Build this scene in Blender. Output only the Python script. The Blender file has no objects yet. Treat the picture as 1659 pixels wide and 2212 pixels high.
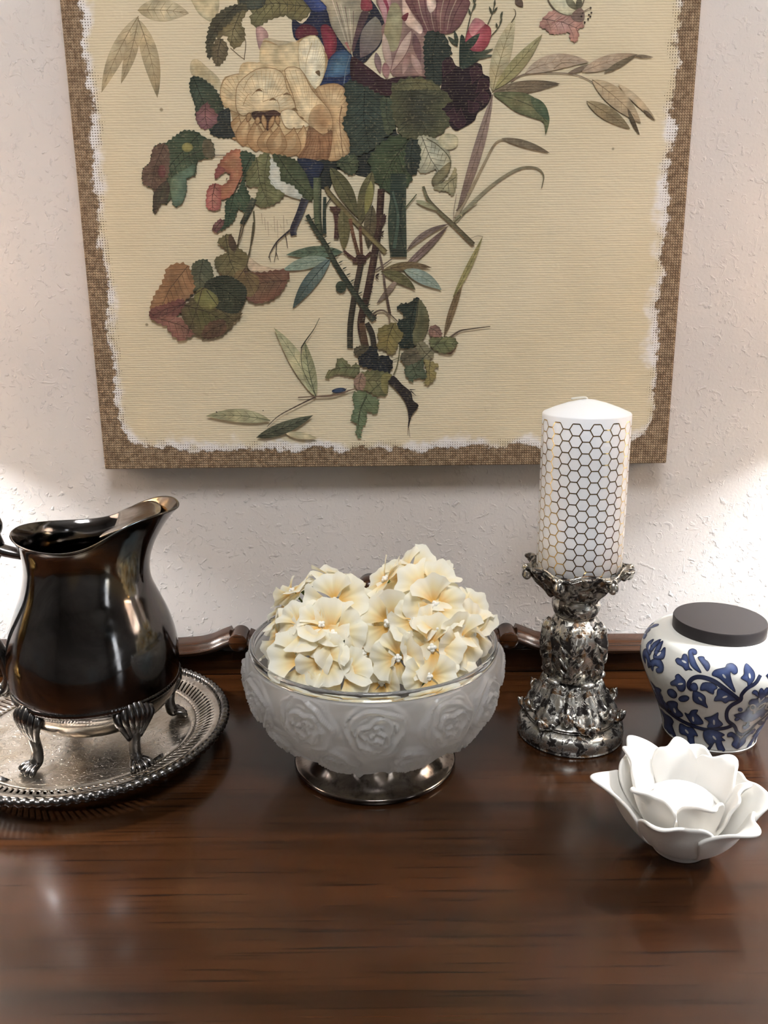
import bpy, bmesh, math, random
import numpy as np
from mathutils import Vector, Matrix, Euler, noise as mnoise

random.seed(7)
PI = math.pi
sc = bpy.context.scene
COL = sc.collection

# ------------------------------------------------------------------ camera
# a phone held above the sideboard: 1659 x 2212 frame, focal length 1790 px
FPX, PITCH, ROLL, CAMH = 1790.0, math.radians(14.5), math.radians(0.5), 0.38
cs, sn = math.cos, math.sin
_u0 = Vector((0, sn(PITCH), cs(PITCH)))
_r0 = Vector((1, 0, 0))
CF = Vector((0, cs(PITCH), -sn(PITCH)))
CR = _r0 * cs(ROLL) - _u0 * sn(ROLL)
CU = _u0 * cs(ROLL) + _r0 * sn(ROLL)
CAMLOC = Vector((0, 0, CAMH))
cam_data = bpy.data.cameras.new('camera')
cam = bpy.data.objects.new('camera', cam_data)
COL.objects.link(cam)
m = Matrix((CR, CU, -CF)).transposed().to_4x4()
m.translation = CAMLOC
cam.matrix_world = m
cam_data.sensor_fit = 'VERTICAL'
cam_data.sensor_height = 36.0
cam_data.lens = FPX / 2212.0 * 36.0
cam_data.clip_start = 0.02
sc.camera = cam

# ------------------------------------------------------------------ exposure, world, room light
sc.view_settings.view_transform = 'Standard'
sc.view_settings.look = 'None'
sc.view_settings.exposure = 0.78
sc.view_settings.gamma = 1.0
sc.view_settings.use_curve_mapping = False
world = bpy.data.worlds.new('room_world')
sc.world = world
world.use_nodes = True
world.node_tree.nodes['Background'].inputs[0].default_value = (0.6, 0.6, 0.65, 1)
world.node_tree.nodes['Background'].inputs[1].default_value = 0.0    # closed room: no sky

def add_area(name, loc, rot, sx, sy, power, col):
    d = bpy.data.lights.new(name, 'AREA')
    d.shape = 'RECTANGLE'
    d.size, d.size_y = sx, sy
    d.energy = power
    d.color = col
    o = bpy.data.objects.new(name, d)
    o.location = loc
    o.rotation_euler = rot
    COL.objects.link(o)
    return o

LAMP_POWER = 24.0          # each of the two table lamps beside the picture
LAMP_COL = (0.92, 0.96, 1.0)
CEIL_POWER = 15.0         # the ceiling fixture in the middle of the room
add_area('ceiling_light_offscreen', (0.05, -0.30, 1.62), (0, 0, 0), 0.55, 0.55, CEIL_POWER, (0.95, 0.97, 1.0))

WALL_Y = 0.815

# ------------------------------------------------------------------ pixel geometry used to lay flat prints on their real surfaces
def ray(x, y):
    d = CF * FPX + CR * (x - 829.5) - CU * (y - 1106.0)
    return d.normalized()
def on_y(x, y, Y):
    d = ray(x, y)
    return CAMLOC + d * (Y / d.y)
def on_z(x, y, Z):
    d = ray(x, y)
    return CAMLOC + d * ((Z - CAMH) / d.z)

# ------------------------------------------------------------------ colour helpers
def lin(c):
    c = c / 255.0
    return c / 12.92 if c <= 0.04045 else ((c + 0.055) / 1.055) ** 2.4
def rgb(r, g, b):
    return (lin(r), lin(g), lin(b), 1.0)

# ------------------------------------------------------------------ node helpers
class NT:
    def __init__(self, name):
        self.m = bpy.data.materials.new(name)
        self.m.use_nodes = True
        self.t = self.m.node_tree
        self.b = self.t.nodes['Principled BSDF']
        self.out = self.t.nodes['Material Output']
        self._tc = None
    def link(self, a, b):
        self.t.links.new(a, b)
    def setv(self, sock, v):
        if isinstance(v, bpy.types.NodeSocket):
            self.link(v, sock)
        else:
            if sock.type == 'RGBA' and not hasattr(v, '__len__'):
                v = (v, v, v, 1)
            if sock.type == 'VECTOR' and not hasattr(v, '__len__'):
                v = (v, v, v)
            sock.default_value = v
    def node(self, typ, **kw):
        n = self.t.nodes.new(typ)
        for k, v in kw.items():
            setattr(n, k, v)
        return n
    def obj(self):
        if self._tc is None:
            self._tc = self.node('ShaderNodeTexCoord')
        return self._tc.outputs['Object']
    def gen(self):
        self.obj()
        return self._tc.outputs['Generated']
    def mapping(self, scale=(1, 1, 1), vec=None, loc=(0, 0, 0), rot=(0, 0, 0)):
        n = self.node('ShaderNodeMapping')
        self.setv(n.inputs['Vector'], vec or self.obj())
        n.inputs['Scale'].default_value = scale
        n.inputs['Location'].default_value = loc
        n.inputs['Rotation'].default_value = rot
        return n.outputs[0]
    def noise(self, scale, detail=3, rough=0.5, vec=None, dist=0.0):
        n = self.node('ShaderNodeTexNoise')
        self.setv(n.inputs['Vector'], vec or self.obj())
        n.inputs['Scale'].default_value = scale
        n.inputs['Detail'].default_value = detail
        n.inputs['Roughness'].default_value = rough
        n.inputs['Distortion'].default_value = dist
        return n.outputs['Fac']
    def voro(self, scale, vec=None, feature='F1'):
        n = self.node('ShaderNodeTexVoronoi', feature=feature)
        self.setv(n.inputs['Vector'], vec or self.obj())
        n.inputs['Scale'].default_value = scale
        return n.outputs['Distance']
    def math(self, op, a, b=0.0, c=0.0, clamp=False):
        n = self.node('ShaderNodeMath', operation=op)
        n.use_clamp = clamp
        self.setv(n.inputs[0], a)
        self.setv(n.inputs[1], b)
        self.setv(n.inputs[2], c)
        return n.outputs[0]
    def step(self, v, lo, hi):
        n = self.node('ShaderNodeMapRange', interpolation_type='SMOOTHSTEP')
        self.setv(n.inputs[0], v)
        n.inputs[1].default_value = lo
        n.inputs[2].default_value = hi
        return n.outputs[0]
    def remap(self, v, lo, hi, a, b):
        n = self.node('ShaderNodeMapRange')
        self.setv(n.inputs[0], v)
        for i, q in enumerate((lo, hi, a, b)):
            n.inputs[i + 1].default_value = q
        return n.outputs[0]
    def mix(self, f, a, b, blend='MIX'):
        n = self.node('ShaderNodeMix', data_type='RGBA', blend_type=blend)
        self.setv(n.inputs[0], f)
        self.setv(n.inputs[6], a)
        self.setv(n.inputs[7], b)
        return n.outputs[2]
    def xyz(self, vec=None):
        n = self.node('ShaderNodeSeparateXYZ')
        self.setv(n.inputs[0], vec or self.obj())
        return n.outputs
    def attr(self, name='Col'):
        n = self.node('ShaderNodeAttribute', attribute_name=name)
        return n.outputs['Color']
    def bump(self, h, dist, strength=1.0, normal=None):
        n = self.node('ShaderNodeBump')
        self.setv(n.inputs['Height'], h)
        n.inputs['Distance'].default_value = dist
        n.inputs['Strength'].default_value = strength
        if normal is not None:
            self.link(normal, n.inputs['Normal'])
        return n.outputs[0]
    def p(self, **kw):
        names = dict(col='Base Color', rough='Roughness', metal='Metallic', spec='Specular IOR Level', trans='Transmission Weight',
                     ior='IOR', coat='Coat Weight', coatr='Coat Roughness', nrm='Normal', sss='Subsurface Weight', emit='Emission Color',
                     emits='Emission Strength', sheen='Sheen Weight', sssr='Subsurface Radius', ssss='Subsurface Scale')
        for k, v in kw.items():
            self.setv(self.b.inputs[names[k]], v)
        return self.m

MAT = {}
def simple(name, col, rough=0.5, metal=0.0, **kw):
    n = NT(name)
    MAT[name] = n.p(col=col, rough=rough, metal=metal, **kw)
    return MAT[name]

# --- painted knock-down plaster wall
n = NT('wall_plaster')
a = n.noise(150, 3, 0.55, dist=0.5)
k1 = n.step(a, 0.56, 0.78)
b = n.noise(64, 3, 0.55, dist=1.5)
k2 = n.step(b, 0.56, 0.76)
fine = n.noise(330, 3)
h = n.math('ADD', n.math('MULTIPLY', k1, 0.8), n.math('MULTIPLY', k2, 0.45))
h = n.math('ADD', h, n.math('MULTIPLY', fine, 0.25))
tone = n.noise(2.2, 2)
n.p(col=n.mix(tone, rgb(203, 198, 194), rgb(211, 206, 202)), rough=0.75, spec=0.25, nrm=n.bump(h, 0.0014, 0.65))
MAT['wall'] = n.m

# --- polished mahogany
def wood(name, c1, c2, c3, rough, axis='x', coat=0.2):
    n = NT(name)
    s = {'x': (1.4, 26, 26), 'z': (26, 26, 1.4), 'y': (26, 1.4, 26)}[axis]
    v = n.mapping(s)
    g1 = n.noise(1.0, 5, 0.6, vec=v, dist=0.8)
    s2 = tuple(q * 9 for q in s)
    g2 = n.noise(1.0, 2, 0.5, vec=n.mapping((s[0] * 6, s[1] * 14, s[2] * 14)))
    g3 = n.noise(1.0, 3, 0.5, vec=n.mapping(tuple(q * 0.24 for q in s)), dist=0.4)
    f = n.math('ADD', n.math('MULTIPLY', g1, 0.65), n.math('MULTIPLY', g3, 0.45))
    f = n.step(f, 0.36, 0.74)
    c = n.mix(f, c1, c2)
    c = n.mix(n.step(g2, 0.5, 0.75), c, c3)
    r = n.math('ADD', n.math('MULTIPLY', n.noise(9, 3), 0.10), rough - 0.05)
    n.p(col=c, rough=r, spec=0.42, coat=coat, coatr=0.12, nrm=n.bump(n.math('ADD', n.math('MULTIPLY', g2, 0.3), g1), 0.0006, 0.12))
    MAT[name] = n.m
wood('mahogany', rgb(25, 12, 4), rgb(64, 35, 14), rgb(22, 10, 4), 0.24)
wood('floor_wood', rgb(70, 48, 30), rgb(105, 74, 48), rgb(66, 44, 28), 0.4, 'y', 0.1)

# --- picture: burlap, white under-coat, cream ground
CANX, CANHW, CANZ0, CANZ1, CANY = 0.0024, 0.2727, 0.2214, 0.95, 0.790
def weave(n, pitch):
    o = n.xyz()
    sx = n.math('SINE', n.math('MULTIPLY', o[0], 2 * PI / pitch))
    sz = n.math('SINE', n.math('MULTIPLY', o[2], 2 * PI / pitch))
    return sx, sz
def rib_bump(n):
    o = n.xyz()
    wob = n.math('MULTIPLY', n.noise(60, 2), 0.0008)
    z = n.math('ADD', o[2], wob)
    rib = n.math('SINE', n.math('MULTIPLY', z, 2 * PI / 0.0021))
    h = n.math('ADD', n.math('MULTIPLY', rib, 0.24), n.math('MULTIPLY', n.noise(330, 2, vec=n.mapping((0.45, 1, 1))), 1.5))
    lump = n.step(n.noise(38, 2), 0.68, 0.74)
    h = n.math('ADD', h, n.math('MULTIPLY', lump, 0.8))
    return h, rib
n = NT('painted_burlap')
o = n.xyz()
sx, sz = weave(n, 0.0023)
wv = n.math('MULTIPLY', n.math('ADD', n.math('ADD', sx, sz), 2.0), 0.25)
hole = n.math('MULTIPLY', n.step(sx, 0.1, 0.8), n.step(sz, 0.1, 0.8))
dx = n.math('SUBTRACT', CANHW, n.math('ABSOLUTE', n.math('SUBTRACT', o[0], CANX)))
dz0 = n.math('SUBTRACT', o[2], CANZ0)
dz1 = n.math('SUBTRACT', CANZ1, o[2])
dz = n.math('MINIMUM', dz0, dz1)
R = 0.05
ex = n.math('MAXIMUM', n.math('SUBTRACT', R, dx), 0.0)
ez = n.math('MAXIMUM', n.math('SUBTRACT', R, dz), 0.0)
ln = n.math('SQRT', n.math('ADD', n.math('MULTIPLY', ex, ex), n.math('MULTIPLY', ez, ez)))
d = n.math('SUBTRACT', R, ln)
n1 = n.noise(30, 4, 0.65)
n2 = n.noise(150, 2, 0.6)
dd = n.math('ADD', d, n.math('MULTIPLY', n.math('SUBTRACT', n1, 0.5), 0.024))
dd = n.math('ADD', dd, n.math('MULTIPLY', n.math('SUBTRACT', n2, 0.5), 0.014))
dd = n.math('SUBTRACT', dd, n.math('MULTIPLY', hole, 0.006))
paint = n.step(dd, 0.0165, 0.0195)
n3 = n.noise(20, 4, 0.65, vec=n.mapping(loc=(3, 1, 2)))
dw = n.math('ADD', d, n.math('MULTIPLY', n.math('SUBTRACT', n3, 0.5), 0.060))
cream_f = n.step(dw, 0.016, 0.027)
ground = n.mix(n.step(n.noise(5.0, 3), 0.3, 0.7), rgb(206, 192, 160), rgb(214, 202, 173))
stain = n.step(n.noise(9, 3, vec=n.mapping(loc=(7, 0, 4))), 0.6, 0.8)
ground = n.mix(n.math('MULTIPLY', stain, 0.35), ground, rgb(205, 180, 140))
speck = n.step(n.voro(22), 0.045, 0.02)
ground = n.mix(n.math('MULTIPLY', speck, 0.7), ground, rgb(110, 90, 60))
painted = n.mix(cream_f, rgb(228, 224, 220), ground)
thr = n.mix(n.step(n.noise(260, 2), 0.3, 0.7), rgb(122, 100, 78), rgb(160, 138, 112))
burl = n.mix(n.math('MULTIPLY', hole, 0.85), thr, rgb(62, 46, 32))
h, rib = rib_bump(n)
hb = n.math('MULTIPLY', n.math('MAXIMUM', sx, sz), -1.4)
hmix = n.math('ADD', n.math('MULTIPLY', h, paint), n.math('MULTIPLY', hb, n.math('SUBTRACT', 1.0, paint)))
n.p(col=n.mix(paint, burl, painted), rough=0.8, spec=0.2, nrm=n.bump(hmix, 0.00035, 0.8))
MAT['canvas'] = n.m

n = NT('printed_colour')
h, rib = rib_bump(n)
c = n.attr()
v = n.remap(n.noise(70, 4, 0.65), 0.25, 0.75, 0.72, 1.25)
cc = n.mix(1.0, c, v, 'MULTIPLY')
v2 = n.step(n.noise(480, 2), 0.55, 0.8)
cc = n.mix(n.math('MULTIPLY', v2, 0.16), cc, rgb(205, 190, 150))
rl = n.math('MULTIPLY', n.step(rib, 0.5, 1.0), 0.09)
cc = n.mix(rl, cc, rgb(200, 185, 150))
n.p(col=cc, rough=0.75, spec=0.2, nrm=n.bump(h, 0.00035, 0.8))
MAT['print'] = n.m

# --- metals
def silver(name, lo, hi, dark, scale=14, rlo=0.1, rhi=0.28, amount=0.5, bump=None):
    n = NT(name)
    t = n.noise(scale, 5, 0.62, dist=0.5)
    t2 = n.noise(scale * 6, 3, 0.6)
    c = n.mix(n.step(t, 0.3, 0.7), lo, hi)
    c = n.mix(n.math('MULTIPLY', n.step(t2, 0.5, 0.75), amount), c, dark)
    r = n.remap(t, 0.3, 0.7, rhi, rlo)
    kw = {}
    if bump:
        kw['nrm'] = bump(n)
    n.p(col=c, metal=1.0, rough=r, **kw)
    MAT[name] = n.m
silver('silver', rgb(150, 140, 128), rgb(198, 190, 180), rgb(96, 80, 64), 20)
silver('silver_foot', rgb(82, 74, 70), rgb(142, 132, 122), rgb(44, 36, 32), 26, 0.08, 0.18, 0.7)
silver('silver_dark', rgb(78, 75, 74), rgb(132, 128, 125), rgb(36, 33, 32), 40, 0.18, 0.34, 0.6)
def engraved(n):
    v = n.mapping()
    w = n.node('ShaderNodeTexWave', wave_type='RINGS')
    n.link(v, w.inputs['Vector'])
    w.inputs['Scale'].default_value = 60
    w.inputs['Distortion'].default_value = 16
    w.inputs['Detail'].default_value = 2.5
    w.inputs['Detail Scale'].default_value = 1.6
    return n.bump(n.step(w.outputs['Fac'], 0.35, 0.6), 0.0005, 0.8)
silver('silver_engraved', rgb(160, 148, 130), rgb(206, 199, 190), rgb(122, 104, 78), 16, 0.2, 0.34, 0.35, engraved)

n = NT('tarnished_silver')
t = n.noise(22, 5, 0.6, dist=0.8)
t2 = n.noise(11, 3, 0.55, vec=n.mapping((1, 1, 0.45), loc=(0.3, 0.2, 0)))
c = n.mix(n.step(t, 0.35, 0.7), rgb(92, 89, 88), rgb(124, 120, 118))
c = n.mix(n.step(t2, 0.56, 0.68), c, rgb(178, 156, 118))
c = n.mix(n.math('MULTIPLY', n.step(t2, 0.68, 0.74), 0.7), c, rgb(150, 112, 78))
c = n.mix(n.math('MULTIPLY', n.step(n.noise(17, 3, vec=n.mapping(loc=(2, 5, 1))), 0.58, 0.7), 0.5), c, rgb(96, 120, 134))
n.p(col=c, metal=1.0, rough=n.remap(n.noise(160, 3), 0.3, 0.7, 0.07, 0.15))
MAT['tarnish'] = n.m

n = NT('silver_leaf_distressed')
t = n.noise(120, 7, 0.70, dist=0.5)
f = n.step(t, 0.45, 0.52)
t2 = n.noise(30, 3)
leafc = n.mix(t2, rgb(190, 190, 190), rgb(216, 210, 194))
base = n.mix(n.step(n.noise(60, 3, vec=n.mapping(loc=(4, 4, 4))), 0.56, 0.66), rgb(44, 39, 37), rgb(112, 84, 56))
n.p(col=n.mix(f, base, leafc), metal=n.math('ADD', n.math('MULTIPLY', f, 0.45), 0.5), rough=n.remap(f, 0, 1, 0.36, 0.26),
    nrm=n.bump(n.math('ADD', n.math('MULTIPLY', f, 0.5), n.math('MULTIPLY', n.noise(300, 3), 0.4)), 0.0005, 0.4))
MAT['distressed'] = n.m

# --- frosted pressed glass
n = NT('frosted_glass')
gl = n.b
n.p(col=(0.93, 0.94, 0.95, 1), rough=0.22, trans=1.0, ior=1.4, nrm=n.bump(n.noise(260, 2), 0.0004, 0.25))
dif = n.node('ShaderNodeBsdfTranslucent')
dif.inputs[0].default_value = (0.90, 0.90, 0.90, 1)
dif2 = n.node('ShaderNodeBsdfDiffuse')
dif2.inputs[0].default_value = (0.80, 0.80, 0.81, 1)
m1 = n.node('ShaderNodeMixShader')
m1.inputs[0].default_value = 0.45
n.link(dif.outputs[0], m1.inputs[1]); n.link(dif2.outputs[0], m1.inputs[2])
m2 = n.node('ShaderNodeMixShader')
m2.inputs[0].default_value = 0.46
n.link(gl.outputs[0], m2.inputs[1]); n.link(m1.outputs[0], m2.inputs[2])
n.link(m2.outputs[0], n.out.inputs['Surface'])
MAT['frosted'] = n.m
simple('clear_glass', (0.96, 0.97, 0.97, 1), 0.06, trans=1.0, ior=1.45)

# --- the rest
n = NT('silk_petal')
c = n.attr()
cc = n.mix(n.math('MULTIPLY', n.noise(180, 2), 0.25), c, rgb(255, 252, 235))
pr = n.b
n.p(col=cc, rough=0.7, spec=0.15)
tr = n.node('ShaderNodeBsdfTranslucent')
n.link(cc, tr.inputs[0])
ms = n.node('ShaderNodeMixShader')
ms.inputs[0].default_value = 0.35
n.link(pr.outputs[0], ms.inputs[1]); n.link(tr.outputs[0], ms.inputs[2])
n.link(ms.outputs[0], n.out.inputs['Surface'])
MAT['petal'] = n.m
simple('stamen_white', rgb(245, 243, 235), 0.7)
simple('flower_green', rgb(96, 116, 56), 0.6)
simple('wax', rgb(246, 246, 247), 0.4, spec=0.4)
simple('wick', rgb(225, 220, 205), 0.8)
simple('gold_foil', rgb(205, 172, 112), 0.16, 1.0)
simple('porcelain', rgb(224, 223, 216), 0.34, spec=0.45)
n = NT('cobalt_paint')
c = n.attr()
v = n.remap(n.noise(90, 3), 0.25, 0.75, 0.7, 1.35)
n.p(col=n.mix(1.0, c, v, 'MULTIPLY'), rough=0.34, spec=0.45)
MAT['cobalt'] = n.m
simple('lid_black', rgb(44, 40, 41), 0.5, spec=0.4)
simple('white_ceramic', rgb(230, 227, 221), 0.38, spec=0.4)
simple('ceiling_white', rgb(205, 200, 192), 0.9)
simple('room_wall', rgb(150, 146, 142), 0.9)
simple('window_daylight', (0.8, 0.85, 0.9, 1), 0.5, emit=(0.85, 0.93, 1.0, 1), emits=2.2)
simple('trim_white', rgb(225, 222, 216), 0.5)
n = NT('lamp_shade_linen')
df = n.node('ShaderNodeBsdfDiffuse'); df.inputs[0].default_value = rgb(238, 226, 212)
tl = n.node('ShaderNodeBsdfTranslucent'); tl.inputs[0].default_value = rgb(246, 232, 220)
mm = n.node('ShaderNodeMixShader'); mm.inputs[0].default_value = 0.55
n.link(df.outputs[0], mm.inputs[1]); n.link(tl.outputs[0], mm.inputs[2]); n.link(mm.outputs[0], n.out.inputs['Surface'])
MAT['shade'] = n.m
n = NT('bulb_glow')
n.p(col=(1, 1, 1, 1), emit=(1, 0.93, 0.85, 1), emits=12.0)
MAT['bulb'] = n.m
simple('brass', rgb(190, 160, 100), 0.25, 1.0)

# ------------------------------------------------------------------ mesh helpers
def tag(o, label=None, cat=None, group=None, kind=None):
    if label: o['label'] = label
    if cat: o['category'] = cat
    if group: o['group'] = group
    if kind: o['kind'] = kind
    return o
def empty(name, loc, label=None, cat=None, group=None, rz=0.0):
    o = bpy.data.objects.new(name, None)
    o.empty_display_size = 0.02
    o.location = loc
    o.rotation_euler = (0, 0, rz)
    COL.objects.link(o)
    return tag(o, label, cat, group)

class MB:
    """collects vertices, faces and vertex colours for one mesh"""
    def __init__(self):
        self.v, self.f, self.c = [], [], []
    def add(self, vs, fs, cols=None):
        k = len(self.v)
        self.v.extend([tuple(q) for q in vs])
        self.f.extend([tuple(i + k for i in f) for f in fs])
        if cols is not None:
            self.c.extend(cols)
        return self
    def grid(self, nu, nv, fn, cu=False, cv=False, cols=None):
        vs = [fn(i, j) for i in range(nu) for j in range(nv)]
        fs = []
        for i in range(nu if cu else nu - 1):
            for j in range(nv if cv else nv - 1):
                a, b = i, (i + 1) % nu
                c, d = j, (j + 1) % nv
                fs.append((a * nv + c, b * nv + c, b * nv + d, a * nv + d))
        return self.add(vs, fs, cols)
    def lathe(self, prof, n=64, c=(0, 0, 0), mod=None):
        def fn(i, j):
            t = 2 * PI * i / n
            r, z = prof[j]
            if mod: r, z = mod(t, r, z, j)
            return (c[0] + r * cs(t), c[1] + r * sn(t), c[2] + z)
        return self.grid(n, len(prof), fn, cu=True)
    def tube(self, pts, rad, n=10, cap=True, squash=1.0, up=(0, 0, 1)):
        pts = [Vector(p) for p in pts]
        k = len(pts)
        if not hasattr(rad, '__len__'): rad = [rad] * k
        rings = []
        prev = None
        for i, p in enumerate(pts):
            t = (pts[min(i + 1, k - 1)] - pts[max(i - 1, 0)]).normalized()
            if prev is None:
                a = Vector(up) - t * t.dot(Vector(up))
                if a.length < 1e-3: a = Vector((1, 0, 0)) - t * t.x
            else:
                a = prev - t * t.dot(prev)
            a.normalize(); prev = a
            b = t.cross(a)
            rings.append([p + (a * cs(2 * PI * q / n) + b * sn(2 * PI * q / n) * squash) * rad[i] for q in range(n)])
        self.grid(k, n, lambda i, j: rings[i][j], cv=True)
        if cap:
            base = len(self.v) - k * n
            self.f.append(tuple(base + j for j in range(n))[::-1])
            self.f.append(tuple(base + (k - 1) * n + j for j in range(n)))
        return self
    def ball(self, c, r, nu=14, nv=9, s=(1, 1, 1), rot=None):
        M = rot or Matrix.Identity(3)
        c = Vector(c)
        def fn(i, j):
            t = 2 * PI * i / nu
            q = PI * j / (nv - 1)
            return c + M @ Vector((r * s[0] * sn(q) * cs(t), r * s[1] * sn(q) * sn(t), -r * s[2] * cs(q)))
        return self.grid(nu, nv, fn, cu=True)
    def box(self, lo, hi):
        x0, y0, z0 = lo; x1, y1, z1 = hi
        vs = [(x0, y0, z0), (x1, y0, z0), (x1, y1, z0), (x0, y1, z0), (x0, y0, z1), (x1, y0, z1), (x1, y1, z1), (x0, y1, z1)]
        return self.add(vs, [(0, 3, 2, 1), (4, 5, 6, 7), (0, 1, 5, 4), (1, 2, 6, 5), (2, 3, 7, 6), (3, 0, 4, 7)])
    def build(self, name, mat, parent=None, smooth=True, loc=None, angle=None, bevel=0, solid=0, sub=0):
        me = bpy.data.meshes.new(name)
        me.from_pydata(self.v, [], self.f)
        me.update()
        bm = bmesh.new(); bm.from_mesh(me)
        bmesh.ops.remove_doubles(bm, verts=bm.verts, dist=1e-7) if not self.c else None
        bmesh.ops.recalc_face_normals(bm, faces=bm.faces) if not self.c else None
        bm.to_mesh(me); bm.free()
        if self.c:
            at = me.color_attributes.new('Col', 'FLOAT_COLOR', 'POINT')
            at.data.foreach_set('color', np.array(self.c, dtype=np.float32).ravel())
        me.materials.append(MAT[mat] if isinstance(mat, str) else mat)
        if smooth:
            me.polygons.foreach_set('use_smooth', [True] * len(me.polygons))
        o = bpy.data.objects.new(name, me)
        COL.objects.link(o)
        if parent is not None: o.parent = parent
        if loc is not None: o.location = loc
        if bevel:
            b = o.modifiers.new('bevel', 'BEVEL'); b.width = bevel; b.segments = 3; b.limit_method = 'ANGLE'
            b.harden_normals = False
        if solid:
            s = o.modifiers.new('solid', 'SOLIDIFY'); s.thickness = solid; s.offset = 0
        if sub:
            s = o.modifiers.new('sub', 'SUBSURF'); s.levels = sub; s.render_levels = sub
        if angle is not None:
            e = o.modifiers.new('edge', 'EDGE_SPLIT'); e.split_angle = math.radians(angle)
        return o

def spline(pts, n):
    """Catmull-Rom through the points, n samples"""
    P = [Vector(p) for p in pts]
    P = [P[0] * 2 - P[1]] + P + [P[-1] * 2 - P[-2]]
    out = []
    segs = len(P) - 3
    for i in range(n):
        t = i / (n - 1) * segs
        k = min(int(t), segs - 1); u = t - k
        a, b, c, d = P[k:k + 4]
        out.append(0.5 * ((2 * b) + (c - a) * u + (2 * a - 5 * b + 4 * c - d) * u * u + (3 * b - a - 3 * c + d) * u ** 3))
    return out
def prof_spline(pts, n):
    return [(max(q.x, 0.0), q.y) for q in spline([(p[0], p[1], 0) for p in pts], n)]
# ================================================================== the room
RX0, RX1, RY0, FZ, CZ = -2.1, 2.3, -2.6, -0.86, 1.66
def slab(name, lo, hi, mat):
    return tag(MB().box(lo, hi).build(name, mat, smooth=False), kind='structure')
slab('wall_back', (RX0, WALL_Y, FZ), (RX1, WALL_Y + 0.1, CZ), 'wall')
slab('wall_left', (RX0 - 0.1, RY0, FZ), (RX0, WALL_Y + 0.1, CZ), 'room_wall')
slab('wall_right', (RX1, RY0, FZ), (RX1 + 0.1, WALL_Y + 0.1, CZ), 'room_wall')
slab('wall_front', (RX0 - 0.1, RY0 - 0.1, FZ), (RX1 + 0.1, RY0, CZ), 'room_wall')
slab('floor', (RX0 - 0.1, RY0 - 0.1, FZ - 0.06), (RX1 + 0.1, WALL_Y + 0.1, FZ), 'floor_wood')
slab('ceiling', (RX0 - 0.1, RY0 - 0.1, CZ), (RX1 + 0.1, WALL_Y + 0.1, CZ + 0.06), 'ceiling_white')
cl = empty('ceiling_light', (0.05, -0.30, CZ), 'square white glass fixture flush on the room ceiling', 'ceiling light')
MB().box((-0.3, -0.3, -0.02), (0.3, 0.3, 0.0)).build('mount', 'brass', cl, smooth=False)

# daylight window in the side wall behind the viewer; it shows as a bright strip in the silver
w1 = MB().box((RX1 - 0.012, -1.72, -0.35), (RX1 - 0.004, -1.34, 1.25)).build('window_right_offscreen', 'window_daylight', smooth=False)
tag(w1, kind='structure')
for lo, hi in (((RX1 - 0.03, -1.78, -0.41), (RX1 - 0.001, -1.72, 1.31)), ((RX1 - 0.03, -1.34, -0.41), (RX1 - 0.001, -1.28, 1.31)), ((RX1 - 0.03, -1.72, 1.25), (RX1 - 0.001, -1.34, 1.31)), ((RX1 - 0.03, -1.72, -0.41), (RX1 - 0.001, -1.34, -0.35)), ((RX1 - 0.03, -1.72, 0.43), (RX1 - 0.011, -1.34, 0.46))):
    MB().box(lo, hi).build('window_frame', 'trim_white', w1, smooth=False)

# ================================================================== sideboard
sb = empty('sideboard', (0, 0.5, FZ), 'polished dark mahogany sideboard with raised scrolled back rail', 'sideboard')
SBH = -FZ
def sp(mb, name, mat='mahogany', **kw):
    o = mb.build(name, mat, sb, **kw)
    o.location = (0, -0.5, SBH)
    return o
sp(MB().box((-0.92, 0.245, -0.028), (0.92, 0.800, 0.0)), 'tabletop', smooth=False, bevel=0.004)
sp(MB().box((-0.88, 0.275, -0.70), (0.88, 0.797, -0.0281)), 'body', 'mahogany', smooth=False, bevel=0.003)
for i in range(4):
    x0 = -0.86 + i * 0.432
    d = sp(MB().box((x0, 0.262, -0.66), (x0 + 0.424, 0.276, -0.20)), 'door', 'mahogany', smooth=False, bevel=0.003)
    k = MB().ball((x0 + 0.212, 0.252, -0.42), 0.012).build('knob', 'brass', d)
    d = sp(MB().box((x0, 0.262, -0.185), (x0 + 0.424, 0.276, -0.045)), 'drawer', 'mahogany', smooth=False, bevel=0.003)
    MB().ball((x0 + 0.212, 0.252, -0.115), 0.012).build('knob', 'brass', d)
for x in (-0.85, 0.85):
    for y in (0.305, 0.765):
        sp(MB().lathe([(0.0, FZ), (0.022, FZ), (0.02, -0.80), (0.032, -0.74), (0.036, -0.699), (0.0, -0.699)], 24, (x, y, 0)), 'leg', 'mahogany')
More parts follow.
